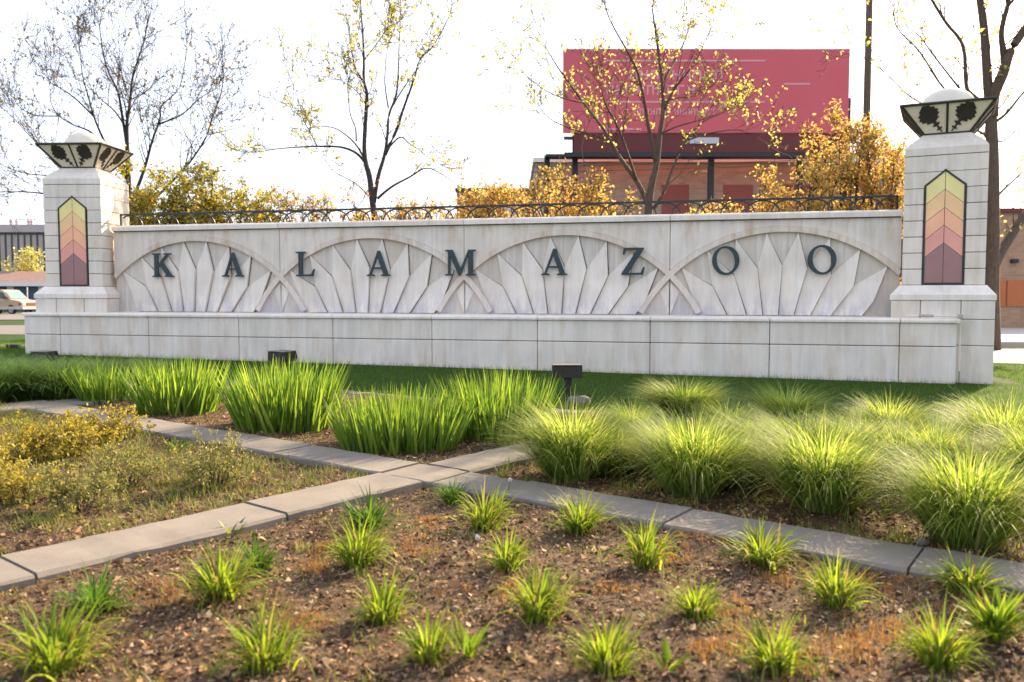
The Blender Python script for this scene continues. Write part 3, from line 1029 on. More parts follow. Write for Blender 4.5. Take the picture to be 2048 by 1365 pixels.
# --- irises
def iris_clump(px, py, wpx, toppx, depth, n, seed, label):
    g = ground(px, py)
    D = (g-CAM)[0]*sY+(g-CAM)[1]*cY
    wd = wpx*D/FPX*0.80
    h = (py-toppx)*D/FPX
    r = np.random.default_rng(seed)
    m = int(n*1.6)
    a = r.uniform(0, 2*np.pi, m)
    q = np.sqrt(r.uniform(0, 1, m))
    lx, ly = q*np.cos(a)*wd/2, q*np.sin(a)*depth/2
    # world: local x along the view's right, y along its depth
    ox = lx*cY+ly*sY
    oy = -lx*sY+ly*cY
    cx, cy = g[0]+sY*depth*0.45, g[1]+cY*depth*0.45
    bp = np.stack([ox, oy, np.zeros(m)], 1)
    az = np.arctan2(oy, ox)+r.normal(0, 0.7, m)
    lean = np.radians(2+19*q**1.5*r.uniform(0.5, 1.3, m)+np.abs(r.normal(0, 4, m)))
    L = h*r.uniform(0.72, 1.10, m)*(1.0-0.1*q)
    curl = np.radians(np.abs(r.normal(3, 7, m)))
    bz = float(bedz(cx, cy))
    bp[:, 2] = -0.02
    # blades face any way round their own axis
    co, f = blades(bp, az, L, r.uniform(0.022, 0.036, m), lean, curl, 5, 0.28, 0.05, 1.05, 2.0)
    spin = r.uniform(-1.3, 1.3, m)
    k = 18
    cc = co.reshape(m, k, 3)
    mid = cc.reshape(m, 6, 3, 3)[:, :, 1:2, :]
    off = cc.reshape(m, 6, 3, 3)-mid
    cs, sn = np.cos(spin)[:, None, None], np.sin(spin)[:, None, None]
    nx = off[..., 0]*cs-off[..., 1]*sn
    ny = off[..., 0]*sn+off[..., 1]*cs
    off = np.stack([nx, ny, off[..., 2]], -1)
    co = (mid+off).reshape(-1, 3)
    o = link('iris_clump', fast('iris_leaves', co, f, IRIS), None, (cx, cy, bz))
    return tag(o, label, 'iris', 'iris clumps behind the edging')
iris_clump(190, 812, 115, 727, 0.6, 170, 1, 'smallest iris clump, between the sedge mass and a larger iris clump')
iris_clump(330, 836, 200, 716, 0.8, 270, 2, 'upright bright green iris clump at the far end of the edging by the yellow shrubs')
iris_clump(548, 872, 240, 716, 1.0, 340, 3, 'tall bright green iris clump in front of a square floodlight')
iris_clump(790, 914, 310, 778, 1.0, 430, 4, 'broadest iris clump, filling the corner above the crossing of the edgings')
iris_clump(990, 892, 235, 740, 0.9, 330, 5, 'iris clump in front of the floodlight on a post, beside the fountain grass')

# --- fountain grasses and sedges
def fountain_mesh(seed, n, mat, wind=0.35):
    r = np.random.default_rng(seed)
    a = r.uniform(0, 2*np.pi, n)
    q = np.sqrt(r.uniform(0, 1, n))
    bp = np.stack([q*np.cos(a)*0.20, q*np.sin(a)*0.20, np.full(n, -0.02)], 1)
    az = a+r.normal(0, 0.6, n)
    # a breeze bends the tips towards -x
    dx, dy = np.cos(az)-wind*r.uniform(0, 1.3, n), np.sin(az)-wind*0.25
    az = np.arctan2(dy, dx)
    L = r.uniform(0.62, 0.95, n)
    lean = np.radians(2+40*q**1.3*r.uniform(0.3, 1.15, n))
    curl = np.radians(r.uniform(45, 125, n))
    co, f = blades(bp, az, L, r.uniform(0.009, 0.017, n), lean, curl, 7, 0, 0.15, 1.0, 1.7)
    return fast('grass_blades', norm_size(co), f, mat)
f_meshes = [fountain_mesh(101+i, 1700, FOUNT, 0.25) for i in range(4)]
s_meshes = [fountain_mesh(121+i, 1200, SEDGE, 0.15) for i in range(2)]
FG = 'fountain grass clumps behind the edging'
for i, (px, by, ty, wp, lab) in enumerate([
    (1145, 972, 812, 220, 'fountain grass clump beside the irises, at the crossing of the edgings'),
    (1268, 905, 805, 150, None), (1395, 1002, 830, 225, 'sunlit fountain grass clump by the edging, second from the irises'),
    (1375, 842, 757, 215, 'shaded dark fountain grass clump on the lawn edge, in the wall shadow'),
    (1465, 905, 800, 190, None), (1585, 872, 770, 205, None), (1535, 945, 838, 215, None), (1665, 1038, 852, 270, 'sunlit fountain grass clump by the edging, third from the irises'), (1795, 905, 790, 200, None),
    (1815, 985, 850, 200, None), (1965, 1112, 900, 290, 'largest golden lit fountain grass clump overhanging the edging'), (2035, 950, 802, 200, None), (2110, 1020, 850, 220, None), (1345, 945, 850, 170, None), (1480, 985, 870, 180, None), (1620, 955, 835, 200, None), (1735, 965, 840, 190, None), (1890, 985, 850, 180, None), (1230, 960, 860, 150, None)]):
    g = ground(px, by)
    D = (g-CAM)[0]*sY+(g-CAM)[1]*cY
    sw = wp*D/FPX*(1.22 if by > 925 else 0.90)
    sh = (by-ty)*D/FPX*(0.93 if by > 925 else 0.85)
    o = link('fountain_grass_clump', f_meshes[i % 4], None, (g[0]+sY*0.2, g[1]+cY*0.2, float(bedz(g[0], g[1]))), R.uniform(-0.5, 0.5))
    o.scale = (sw, sw, sh)
    tag(o, lab or 'sunlit fountain grass clump in the row between the lawn and the edging', 'grass clump', FG)
for i, (px, by, ty, wp) in enumerate([(-30, 806, 722, 200), (45, 800, 724, 170), (125, 798, 724, 170), (90, 775, 726, 170), (200, 775, 720, 160), (0, 770, 716, 170), (300, 765, 722, 140)]):
    g = ground(px, by)
    D = (g-CAM)[0]*sY+(g-CAM)[1]*cY
    o = link('sedge_clump', s_meshes[i % 2], None, (g[0], g[1], float(bedz(g[0], g[1]))), R.uniform(0, 6.28))
    s = wp*D/FPX*1.15
    o.scale = (s, s, (by-ty)*D/FPX)
    tag(o, 'bluish green sedge clump in the mass between the irises and the road', 'grass clump', 'sedge clumps beyond the yellow shrubs')

# --- low twiggy shrubs with yellow leaves
def quads(c, ax1, ax2):
    co = np.stack([c-ax1-ax2*0.3, c+ax2*-0.9, c+ax1-ax2*0.1, c+ax2], 1).reshape(-1, 3)
    n = len(c)
    b = (np.arange(n)*4)[:, None]
    return co, np.concatenate([b, b+1, b+2, b+3], 1)

def rand_quads(r, c, size):
    n = len(c)
    a = r.normal(0, 1, (n, 3))
    a /= np.linalg.norm(a, axis=1)[:, None]
    b = np.cross(a, r.normal(0, 1, (n, 3)))
    b /= np.linalg.norm(b, axis=1)[:, None]
    s = (size*r.uniform(0.6, 1.3, n))[:, None]
    return quads(c, a*s*0.55, b*s)

def tri_tubes(segs):
    """many thin three sided twigs: list of (p0, p1, r0, r1)"""
    P0 = np.array([s[0] for s in segs]); P1 = np.array([s[1] for s in segs])
    r0 = np.array([s[2] for s in segs])[:, None]; r1 = np.array([s[3] for s in segs])[:, None]
    d = P1-P0
    d /= np.linalg.norm(d, axis=1)[:, None]+1e-9
    up = np.where(np.abs(d[:, 2:3]) < 0.9, np.array([[0, 0, 1.0]]), np.array([[1.0, 0, 0]]))
    a = np.cross(d, up); a /= np.linalg.norm(a, axis=1)[:, None]
    b = np.cross(d, a)
    ring = []
    for P, rr in ((P0, r0), (P1, r1)):
        for k in range(3):
            w = 2*np.pi*k/3
            ring.append(P+(a*np.cos(w)+b*np.sin(w))*rr)
    co = np.stack(ring, 1).reshape(-1, 3)
    base_ = (np.arange(len(segs))*6)[:, None]
    f = [np.concatenate([base_+k, base_+(k+1) % 3, base_+3+(k+1) % 3, base_+3+k], 1) for k in range(3)]
    return co, np.concatenate(f)

def shrub(px, py, wpx, toppx, nstem, nleaf, seed, label, mat, lsize=0.018):
    g = ground(px, py)
    D = (g-CAM)[0]*sY+(g-CAM)[1]*cY
    rad = wpx*D/FPX/2
    h = (py-toppx)*D/FPX*0.8
    r = np.random.default_rng(seed)
    segs, tips = [], []
    for _ in range(nstem):
        a = r.uniform(0, 2*np.pi)
        q = math.sqrt(r.uniform(0.02, 1))
        p = np.array([0.06*math.cos(a), 0.06*math.sin(a), -0.02])
        tgt = np.array([q*rad*math.cos(a), q*rad*math.sin(a), h*(1.0-0.5*q*q)*r.uniform(0.35, 1.25)])
        k = 4
        prev = p
        for i in range(1, k+1):
            t = i/k
            c = p+(tgt-p)*np.array([t, t, t**0.75])+r.normal(0, 0.018, 3)
            c[2] = max(c[2], 0.01)
            segs.append((prev, c, 0.0045*(1.15-t), 0.0045*(1.0-t)+0.0008))
            if i >= 2:
                for __ in range(3):
                    e = c+r.normal(0, 1, 3)*np.array([0.05, 0.05, 0.045])+np.array([0, 0, 0.03])
                    e[2] = max(e[2], 0.02)
                    segs.append((c, e, 0.0018, 0.0008))
                    tips.append((c, e))
            prev = c
    nleaf = int(nleaf*1.5)
    idx = r.integers(0, len(tips), nleaf)
    t = r.uniform(0.1, 1.08, nleaf)[:, None]
    A = np.array([q[0] for q in tips])[idx]; B = np.array([q[1] for q in tips])[idx]
    lc = A+(B-A)*t+r.normal(0, 0.010, (nleaf, 3))
    root = thing('low_shrub', label, 'shrub', (g[0]+sY*rad*0.5, g[1]+cY*rad*0.5, float(bedz(g[0], g[1]))), 0, 'low shrubs in the weedy bed')
    link('twigs', fast('twigs', *tri_tubes(segs), M['bark_brown']), root)
    link('foliage', fast('foliage', *rand_quads(r, lc, lsize), mat), root)
    return root
shrub(25, 935, 160, 838, 34, 1300, 1, 'yellow leaved low shrub beside the edging that leaves the frame', SPIREA)
shrub(110, 925, 170, 836, 36, 1400, 2, 'yellow leaved low shrub in front of the sedge mass', SPIREA)
shrub(215, 895, 150, 828, 34, 1200, 3, 'golden low shrub touching the end of the edging', SPIREA)
shrub(410, 990, 165, 868, 40, 1700, 4, 'rounded grey green low shrub standing alone near the edging', JUNI, 0.012)
shrub(235, 985, 150, 890, 34, 1300, 5, 'sparse grey green low shrub among dry weeds', JUNI, 0.012)
shrub(130, 1040, 190, 935, 34, 1500, 6, 'low olive shrub close to the bare diagonal edging', JUNI, 0.013)
shrub(20, 1020, 150, 925, 30, 1300, 7, 'low yellow olive shrub behind the bare diagonal edging', SPIREA, 0.014)
shrub(-40, 980, 150, 850, 30, 1300, 8, 'yellow low shrub partly cut by the frame, at the bed edge', SPIREA, 0.014)

# --- ground cover that nobody could count
def in_edging(x, y, lim=0.25):
    p = np.stack([x-X0[0], y-X0[1]], 1)
    da = np.abs(p@np.array([-A_DIR[1], A_DIR[0]]))
    db = np.abs(p@np.array([-B_DIR[1], B_DIR[0]]))
    return ((da < lim) & (p@A_DIR < 4.2)) | ((db < lim) & (p@B_DIR > -6.9))

def bed_points(n, power=1.0, xr=(4.5, 18.0), yr=(-15.3, -6.0)):
    """points on the beds, denser towards the camera"""
    t = NR.uniform(0, 1, n)**power
    y = yr[0]+(yr[1]-yr[0])*t
    x = U(xr[0], xr[1], n)
    # keep what the camera can see
    dx, dy = x-CAM[0], y-CAM[1]
    rr, fw = dx*cY-dy*sY, dx*sY+dy*cY
    ok = (np.abs(rr) < 0.68*fw+0.3) & (fw > 2.3) & ~in_edging(x, y)
    ok &= y < C_P0[1]+(x-C_P0[0])*(C_P1[1]-C_P0[1])/(C_P1[0]-C_P0[0])-0.25
    return x[ok], y[ok]

x, y = bed_points(330000, 1.6)
n = len(x)
az = U(0, 2*np.pi, n)
tilt = NR.normal(0, 0.35, n)
kind_ = NR.random(n)
Lc = np.clip(NR.lognormal(math.log(0.0075), 0.55, n), 0.002, 0.028)
Wc = Lc*U(0.35, 1.0, n)
stick = kind_ < 0.16
Lc = np.where(stick, U(0.015, 0.055, n), Lc)
Wc = np.where(stick, 0.0016, Wc)
c = np.stack([x, y, bedz(x, y)+U(0.001, 0.014, n)], 1)
a1 = np.stack([np.cos(az)*Lc*np.cos(tilt), np.sin(az)*Lc*np.cos(tilt), np.sin(tilt)*Lc], 1)
rl = NR.normal(0, 0.5, n)
a2 = np.stack([-np.sin(az)*Wc*np.cos(rl), np.cos(az)*Wc*np.cos(rl), np.sin(rl)*Wc], 1)
cq, fq = quads(c, a1, a2)
cq = (cq.reshape(n, 4, 3)+NR.normal(0, 1, (n, 4, 3))*(Wc[:, None, None]*0.28)).reshape(-1, 3)
o = link('mulch_litter', fast('mulch_litter', cq, fq, LITTER))
tag(o, 'brown mulch chips and dry leaf litter covering the beds', 'mulch', kind='stuff')

# clods of soil
x, y = bed_points(34000, 1.6)
n = len(x)
rad = np.clip(NR.lognormal(math.log(0.0085), 0.45, n), 0.003, 0.03)
octv = np.array([(1, 0, 0), (-1, 0, 0), (0, 1, 0), (0, -1, 0), (0, 0, 1), (0, 0, -1)], float)
octf = np.array([(0, 2, 4), (2, 1, 4), (1, 3, 4), (3, 0, 4), (2, 0, 5), (1, 2, 5), (3, 1, 5), (0, 3, 5)])
an = U(0, 2*np.pi, n)
ov = octv[None]*(1+NR.normal(0, 0.25, (n, 6, 1)))*np.array([1, 1, 0.65])
ov = np.stack([ov[..., 0]*np.cos(an)[:, None]-ov[..., 1]*np.sin(an)[:, None], ov[..., 0]*np.sin(an)[:, None]+ov[..., 1]*np.cos(an)[:, None], ov[..., 2]], -1)*rad[:, None, None]
ov += np.stack([x, y, bedz(x, y)+rad*0.25], 1)[:, None, :]
o = link('soil_clods', fast('soil_clods', ov.reshape(-1, 3), (octf[None]+(np.arange(n)*6)[:, None, None]).reshape(-1, 3), M['soil']))
tag(o, 'small crumbly clods of soil lying over the beds', 'soil', kind='stuff')

def tufts(name, ntuft, per, spread, Lr, Wr, mat, label, cat, power=1.3, region=None, leanr=(5, 60)):
    if region is None:
        tx, ty = bed_points(ntuft, power)
    else:
        tx, ty = region
    m = len(tx)
    cnt = NR.integers(max(1, per//2), per*2, m)
    idx = np.repeat(np.arange(m), cnt)
    k = len(idx)
    x = tx[idx]+NR.normal(0, spread, k)
    y = ty[idx]+NR.normal(0, spread, k)
    sc = NR.uniform(0.6, 1.4, m)[idx]
    ok = ~in_edging(x, y)
    x, y, sc = x[ok], y[ok], sc[ok]
    k = len(x)
    co, f = blades(np.stack([x, y, bedz(x, y)-0.004], 1), U(0, 2*np.pi, k), U(*Lr, k)*sc, U(*Wr, k), np.radians(U(*leanr, k)), np.radians(U(0, 50, k)), 2, 0, 0.1)
    o = link(name, fast(name, co, f, mat))
    return tag(o, label, cat, kind='stuff')
tufts('low_weeds', 2600, 9, 0.030, (0.02, 0.060), (0.004, 0.010), WEED, 'scattered small green weeds sprouting through the mulch', 'weeds')
pts = []
for px, py, s in [(690, 1085, 25), (1330, 1120, 30), (1400, 1085, 30), (1600, 1110, 30), (1620, 1330, 60), (1700, 1290, 50), (1500, 1290, 50), (1560, 1160, 35), (1750, 1180, 30), (1880, 1160, 40),
                  (640, 1100, 20), (840, 1105, 25), (860, 1050, 20), (620, 1140, 25), (1220, 1190, 25), (1470, 1230, 25), (1800, 1270, 40), (600, 1250, 30), (1440, 1310, 40), (330, 1200, 30), (1010, 1190, 25), (1960, 1240, 40)]:
    for _ in range(int(s*1.3)):
        pts.append(ground(px+R.gauss(0, s), py+R.gauss(0, s*0.4)))
pts = np.array(pts)
tufts('dry_tufts', 0, 9, 0.02, (0.02, 0.055), (0.002, 0.005), DRY, 'rusty orange dry grass tufts in the mulch bed', 'dry grass', region=(pts[:, 0], pts[:, 1]))
tufts('dry_stubble', 5200, 7, 0.035, (0.015, 0.055), (0.0018, 0.004), STRAW, 'thin tan dry stems scattered over the beds', 'dry stems', leanr=(20, 85))
# weedy ground of the yellow shrub bed
m = 2600
wx, wy = U(4.5, 11.0, m), U(-12.6, -7.6, m)
p = np.stack([wx-X0[0], wy-X0[1]], 1)
ok = (p@np.array([-A_DIR[1], A_DIR[0]]) > 0.3) & (p@np.array([-B_DIR[1], B_DIR[0]]) < -0.25)
tufts('bed_weeds', 0, 12, 0.05, (0.03, 0.11), (0.003, 0.008), WEED, 'low yellowing weeds between the shrubs', 'weeds', region=(wx[ok], wy[ok]))
# grassy weeds among the fountain grasses
m = 700
wx, wy = U(11.5, 17.0, m), U(-12.0, -7.0, m)
p = np.stack([wx-X0[0], wy-X0[1]], 1)
ok = (p@np.array([-B_DIR[1], B_DIR[0]]) > 0.3)
tufts('bed_weeds', 0, 10, 0.04, (0.04, 0.14), (0.004, 0.010), WEED, 'low green weeds at the feet of the fountain grasses', 'weeds', region=(wx[ok], wy[ok]))

# lawn blades
n = 330000
x, y = U(-5.5, 24, n), U(-8.6, 5.2, n)
dx, dy = x-CAM[0], y-CAM[1]
rr, fw = dx*cY-dy*sY, dx*sY+dy*cY
ok = np.abs(rr) < 0.63*fw+0.3
ok &= ~((x > -1.66) & (x < 17.56) & (y > BASE_Y-0.02)) & ~((x > 16.6) & (x < 18.65) & (np.abs(y-0.17) < 1.0))
ok &= (y > C_P0[1]+(x-C_P0[0])*(C_P1[1]-C_P0[1])/(C_P1[0]-C_P0[0])+0.18)
ok &= (x < -1.5) | (x > 17.5) | (y < 0)
x, y = x[ok], y[ok]
n = len(x)
near = ((y > BASE_Y-0.14) & (x > -1.9) & (x < 17.7))
Lb = U(0.035, 0.075, n)*np.where(near & (NR.random(n) < 0.5), 1.9, 1)
co, f = blades(np.stack([x, y, gz(x, y)-0.005], 1), U(0, 2*np.pi, n), Lb, U(0.005, 0.010, n), np.radians(U(2, 35, n)), np.radians(U(5, 45, n)), 1, 0, 0.1)
o = link('lawn_grass', fast('lawn_grass', co, f, GRASS))
tag(o, 'mown green lawn grass in front of the sign wall', 'grass', kind='stuff')

# dandelion clocks, pebble
for px, py, top, lab in ((1017, 1000, 966, 'white dandelion seed head on a stalk next to the edging'), (951, 1095, 1082, 'small white dandelion seed head among daylilies')):
    g = ground(px, py)
    D = (g-CAM)[0]*sY+(g-CAM)[1]*cY
    h = (py-top)*D/FPX
    t = thing('dandelion', lab, 'flower', (g[0], g[1], float(bedz(g[0], g[1]))))
    part('stalk', MB().tube([(0, 0, -0.01), (0.004, 0, h*0.5), (0.012, 0, h)], 0.0022, 5), M['bark_brown'], t)
    r = np.random.default_rng(5)
    v = r.normal(0, 1, (160, 3)); v /= np.linalg.norm(v, axis=1)[:, None]
    link('seed_head', fast('seed_head', *rand_quads(r, np.array([0.012, 0, h])+v*0.013, 0.006), plain('dandelion_fluff', (0.7, 0.68, 0.64), 0.9)), t)
def rock(name, px, py, s, sz, lab, seed):
    g = ground(px, py)
    r = np.random.default_rng(seed)
    bm = bmesh.new()
    bmesh.ops.create_icosphere(bm, subdivisions=2, radius=1)
    for v in bm.verts:
        k = 1+0.18*math.sin(v.co.x*3+seed)+0.12*math.cos(v.co.y*4+v.co.z*2)+r.normal(0, 0.03)
        v.co = Vector((v.co.x*s*k, v.co.y*s*0.8*k, v.co.z*sz*k+sz*0.6))
    me = bpy.data.meshes.new(name)
    bm.to_mesh(me)
    bm.free()
    me.materials.append(M['concrete'])
    o = link(name, me, None, (g[0], g[1], float(bedz(g[0], g[1]))))
    return tag(o, lab, 'stone')
rock('pebble', 912, 1226, 0.022, 0.014, 'single pale pebble lying between daylily clumps', 3)
rock('footing_stone', 1157, 815, 0.14, 0.10, 'rounded pale footing stone at the base of the floodlight post', 5)
rock('pebble', 1845, 1095, 0.05, 0.03, 'flat pale pebble at the inner side of the edging under the grasses', 9)

# ------------------------------------------------------------------ floodlights
def floodlight(px, py, Y, rotz, label, w=0.40):
    c = ony(px, py, Y)
    zg = float(gz(c[0], Y))
    t = thing('floodlight', label, 'floodlight', (c[0], Y, zg), rotz, 'floodlights on the lawn')
    h = c[2]-zg
    hs = MB()
    hw = w/2
    prof = [(-0.17, -0.085), (-0.17, 0.075), (0.12, 0.10), (0.16, -0.02), (0.12, -0.09)]
    n = len(prof)
    hs.add([(-hw, y, h+z) for y, z in prof]+[(hw, y, h+z) for y, z in prof],
           [tuple(range(n)), tuple(range(n, 2*n))]+[(i, (i+1) % n, n+(i+1) % n, n+i) for i in range(n)])
    part('housing', hs, M['fixture'], t)
    part('lid', MB().cbox(-hw-0.008, hw+0.008, -0.178, 0.02, h+0.086, h+0.100, 0.003), M['fixture_pale'], t)
    part('door_frame', MB().cbox(hw-0.07, hw+0.009, -0.176, 0.10, h-0.088, h+0.084, 0.004), M['fixture'], t)
    part('knuckle', MB().tube([(0.02, -0.03, h-0.16), (0.02, -0.03, h-0.07)], 0.055, 10), M['fixture'], t)
    if h > 0.2:
        part('post', MB().cbox(-0.025, 0.065, -0.075, 0.015, -0.05, h-0.12, 0.006), M['fixture'], t)
    return t
floodlight(1133, 742, -5.15, math.radians(14), 'dark floodlight on a post behind the iris clump, beside the footing stone')
floodlight(566, 713, -3.4, math.radians(-22), 'dark floodlight with a pale lid close to the base wall, below the letter L')
floodlight(90, 712, -2.2, math.radians(-5), 'dark floodlight half sunk in grass below the pillar beside the letter K')
g = ground(30, 697)
t = thing('ground_light', 'small low dark ground light in the grass beside the road', 'light', g)
part('housing', MB().cbox(-0.12, 0.12, -0.06, 0.06, 0.0, 0.10, 0.015), M['fixture'], t)
part('stake', MB().tube([(-0.22, 0, -0.03), (-0.22, 0, 0.09)], 0.035, 8), M['fixture'], t)

# ------------------------------------------------------------------ trees
def polyline(px_pts, D, r, jit, D0=None):
    pts = []
    dd = r.normal(0, jit)
    for i, (px, py) in enumerate(px_pts):
        t = i/max(1, len(px_pts)-1)
        pts.append(at(px, py, D+dd*t+r.normal(0, jit*0.12)*t))
    # smooth (Catmull-Rom)
    P = [pts[0]]+pts+[pts[-1]]
    out = []
    for i in range(1, len(P)-2):
        for q in range(4):
            t = q/4
            p0, p1, p2, p3 = P[i-1], P[i], P[i+1], P[i+2]
            out.append(0.5*((2*p1)+(-p0+p2)*t+(2*p0-5*p1+4*p2-p3)*t*t+(-p0+3*p1-3*p2+p3)*t**3))
    out.append(pts[-1])
    return np.array(out)

def tree(name, label, D, trunk_px, limbs, seed, bark_m, leaf_m, ntwig, leaf_per, lsize, sub=3, twig_len=1.0, group=None, leaf_from=0.0, pend=0.0):
    r = np.random.default_rng(seed)
    tb = at(trunk_px[0], trunk_px[1], D)
    zg = float(gz(tb[0], tb[1]))
    root = thing(name, label, 'tree', (tb[0], tb[1], zg), 0, group)
    o0 = np.array([tb[0], tb[1], zg])
    mb = MB()
    segs, tips = [], []
    mean_up = np.array([0, 0, 1.0])
    for li, (pts, w0, w1) in enumerate(limbs):
        pl_ = polyline(pts, D, r, 0.0 if li == 0 else 0.9)
        r0, r1 = w0*D/FPX/2, w1*D/FPX/2
        m = len(pl_)
        rad = [r0+(r1-r0)*(i/(m-1))**0.8 for i in range(m)]
        if li == 0:
            pl_ = np.concatenate([[np.array([pl_[0][0], pl_[0][1], zg-0.1])], pl_])
            rad = [rad[0]*1.35]+rad
            m += 1
        mb.tube([p-o0 for p in pl_], rad, 8 if w0 > 5 else 6)
        ln = np.linalg.norm(np.diff(pl_, axis=0), axis=1).sum()
        k = max(2, int(ntwig*ln))
        for _ in range(k):
            t = r.uniform(0.25 if li else 0.45, 1.0)
            i = min(m-2, int(t*(m-1)))
            b = pl_[i]+(pl_[i+1]-pl_[i])*r.uniform()
            d = pl_[i+1]-pl_[i]
            d = d/(np.linalg.norm(d)+1e-9)
            side = r.normal(0, 1, 3)*np.array([1, 1, 0.7])
            dr = d*0.75+side*0.55+mean_up*0.35
            dr /= np.linalg.norm(dr)
            L = twig_len*r.uniform(0.45, 1.25)*(1.15-0.5*t)
            grow(r, segs, tips, b-o0, dr, L, min(rad[i]*0.55, 0.022), sub, pend)
        # the limb's own end frays into twigs
        d = pl_[-1]-pl_[-2]
        d = d/(np.linalg.norm(d)+1e-9)
        for _ in range(4):
            dr = d+r.normal(0, 0.4, 3)+mean_up*0.2
            grow(r, segs, tips, pl_[-1]-o0, dr/np.linalg.norm(dr), twig_len*r.uniform(0.5, 1.0), max(r1*0.8, 0.006), sub, pend)
    tr = part('trunk', mb, bark_m, root, True)
    link('twigs', fast('twigs', *tri_tubes(segs), bark_m), tr)
    n = int(len(tips)*leaf_per)
    if n:
        idx = r.integers(0, len(tips), n)
        T = np.array(tips)[idx]
        lc = T+r.normal(0, lsize*0.6, (n, 3))
        link('crown', fast('crown', *rand_quads(r, lc, lsize), leaf_m), root)
    return root

def grow(r, segs, tips, b, d, L, rad, level, pend, rmin=0.0065):
    k = 3
    p = b
    rr = rad
    for i in range(k):
        d = d+r.normal(0, 0.11, 3)+np.array([0, 0, 0.11-pend])
        d /= np.linalg.norm(d)
        e = p+d*L/k
        r2 = max(rr*0.72, rmin)
        segs.append((p, e, rr, r2))
        p, rr = e, r2
        if level > 0 and L > 0.12:
            for _ in range(1 if i < 2 else 2):
                s = r.normal(0, 1, 3)
                dd = d*0.8+s*0.55
                dd /= np.linalg.norm(dd)
                grow(r, segs, tips, p, dd, L*r.uniform(0.40, 0.62), r2*0.75, level-1, pend, rmin)
        if level <= 1:
            tips.append(p)

def Z(pts, ox, oy, s):
    return [(ox+x/s, oy+y/s) for x, y in pts]
zl = lambda pts: Z(pts, 0, 0, 2.968)
zm = lambda pts: Z(pts, 480, 0, 2.967)
zc = lambda pts: Z(pts, 1000, 60, 2.695)
zr = lambda pts: Z(pts, 1680, 0, 3.25)
TG = 'trees behind the sign wall'
tree('bare_tree', 'nearly bare spreading tree behind the pillar beside the letter K', 30, (258, 560), [
    (zl([(770, 1500), (768, 1250), (762, 1000), (755, 850), (755, 720), (770, 620), (790, 450), (850, 260), (880, 110)]), 13, 1.5),
    (zl([(757, 880), (730, 720), (700, 550), (640, 420), (610, 300), (590, 160)]), 7, 1.2),
    (zl([(735, 740), (680, 660), (600, 590), (540, 520), (500, 400)]), 4, 1),
    (zl([(762, 1080), (690, 960), (620, 840), (560, 700), (520, 560), (490, 450), (470, 260)]), 7, 1.2),
    (zl([(640, 870), (530, 780), (430, 740), (340, 680), (300, 600), (300, 540)]), 5, 1),
    (zl([(555, 690), (440, 580), (350, 520), (300, 490), (270, 400)]), 4, 1),
    (zl([(360, 690), (280, 690), (200, 685), (120, 640), (80, 580)]), 3, 1),
    (zl([(768, 1230), (830, 1080), (870, 960), (900, 850), (950, 700), (960, 630), (1070, 510), (1110, 270)]), 8, 1.2),
    (zl([(940, 740), (1080, 680), (1180, 590), (1260, 540)]), 4, 1),
    (zl([(770, 1330), (900, 1200), (1020, 1080), (1130, 960), (1220, 820), (1260, 700), (1310, 560), (1330, 440)]), 7, 1.2),
    (zl([(1100, 990), (1130, 870), (1190, 790)]), 3, 1),
    (zl([(1240, 800), (1330, 780), (1440, 755)]), 2.5, 0.8),
    (zl([(768, 1300), (560, 1190), (260, 1150), (100, 1140), (10, 1160)]), 6, 1),
    (zl([(766, 1240), (520, 1100), (330, 1050), (150, 1030), (10, 980)]), 5, 1),
    (zl([(766, 1200), (560, 1080), (360, 1000), (250, 880), (150, 780), (80, 700)]), 6, 1),
    (zl([(870, 960), (840, 860), (880, 780), (850, 700)]), 2.5, 0.8)],
    3, M['bark_dark'], BUDS_DULL, 2.6, 0.20, 0.055, 2, 1.7, TG)
tree('young_tree', 'upright young tree with sparse yellow leaves behind the letters L and A', 26, (762, 520), [
    (zm([(835, 1560), (800, 1300), (780, 1150), (768, 1050), (745, 960), (738, 850), (750, 640), (752, 550), (735, 480), (735, 350), (728, 200), (718, 60), (712, -120)]), 16, 2),
    (zm([(795, 1200), (820, 1050), (858, 920), (875, 800), (885, 680), (928, 560), (940, 400), (945, 240), (955, 60)]), 10, 1.5),
    (zm([(860, 920), (930, 770), (965, 660), (1030, 480), (1070, 350), (1150, 270), (1250, 80)]), 8, 1.3),
    (zm([(900, 640), (960, 540), (1040, 430), (1090, 380)]), 4, 1),
    (zm([(880, 640), (860, 500), (865, 380), (875, 280)]), 3.5, 1),
    (zm([(745, 970), (690, 910), (600, 875), (460, 870), (340, 875), (220, 885), (100, 905)]), 6.5, 1.2),
    (zm([(742, 950), (680, 850), (580, 770), (490, 750), (430, 755)]), 4.5, 1),
    (zm([(455, 866), (420, 790), (380, 720), (350, 610), (300, 470)]), 3.5, 1),
    (zm([(738, 500), (680, 390), (655, 250), (640, 130), (600, 20)]), 4.5, 1),
    (zm([(690, 840), (685, 760), (655, 680), (640, 550), (640, 490)]), 3.5, 1),
    (zm([(745, 620), (690, 540), (600, 480)]), 3, 1),
    (zm([(815, 1180), (900, 1110), (1010, 1050), (1100, 1000), (1190, 1030), (1300, 1110)]), 6, 1),
    (zm([(880, 880), (950, 815), (1000, 850), (1060, 890), (1120, 940)]), 4, 1),
    (zm([(775, 1180), (720, 1120), (670, 1080), (560, 1020), (510, 960)]), 3.5, 1),
    (zm([(735, 360), (820, 250), (880, 160)]), 3, 1), (zm([(1160, 262), (1080, 250), (980, 250)]), 2, 0.8)],
    5, M['bark_dark'], BUDS, 1.3, 0.42, 0.058, 2, 1.1, TG)
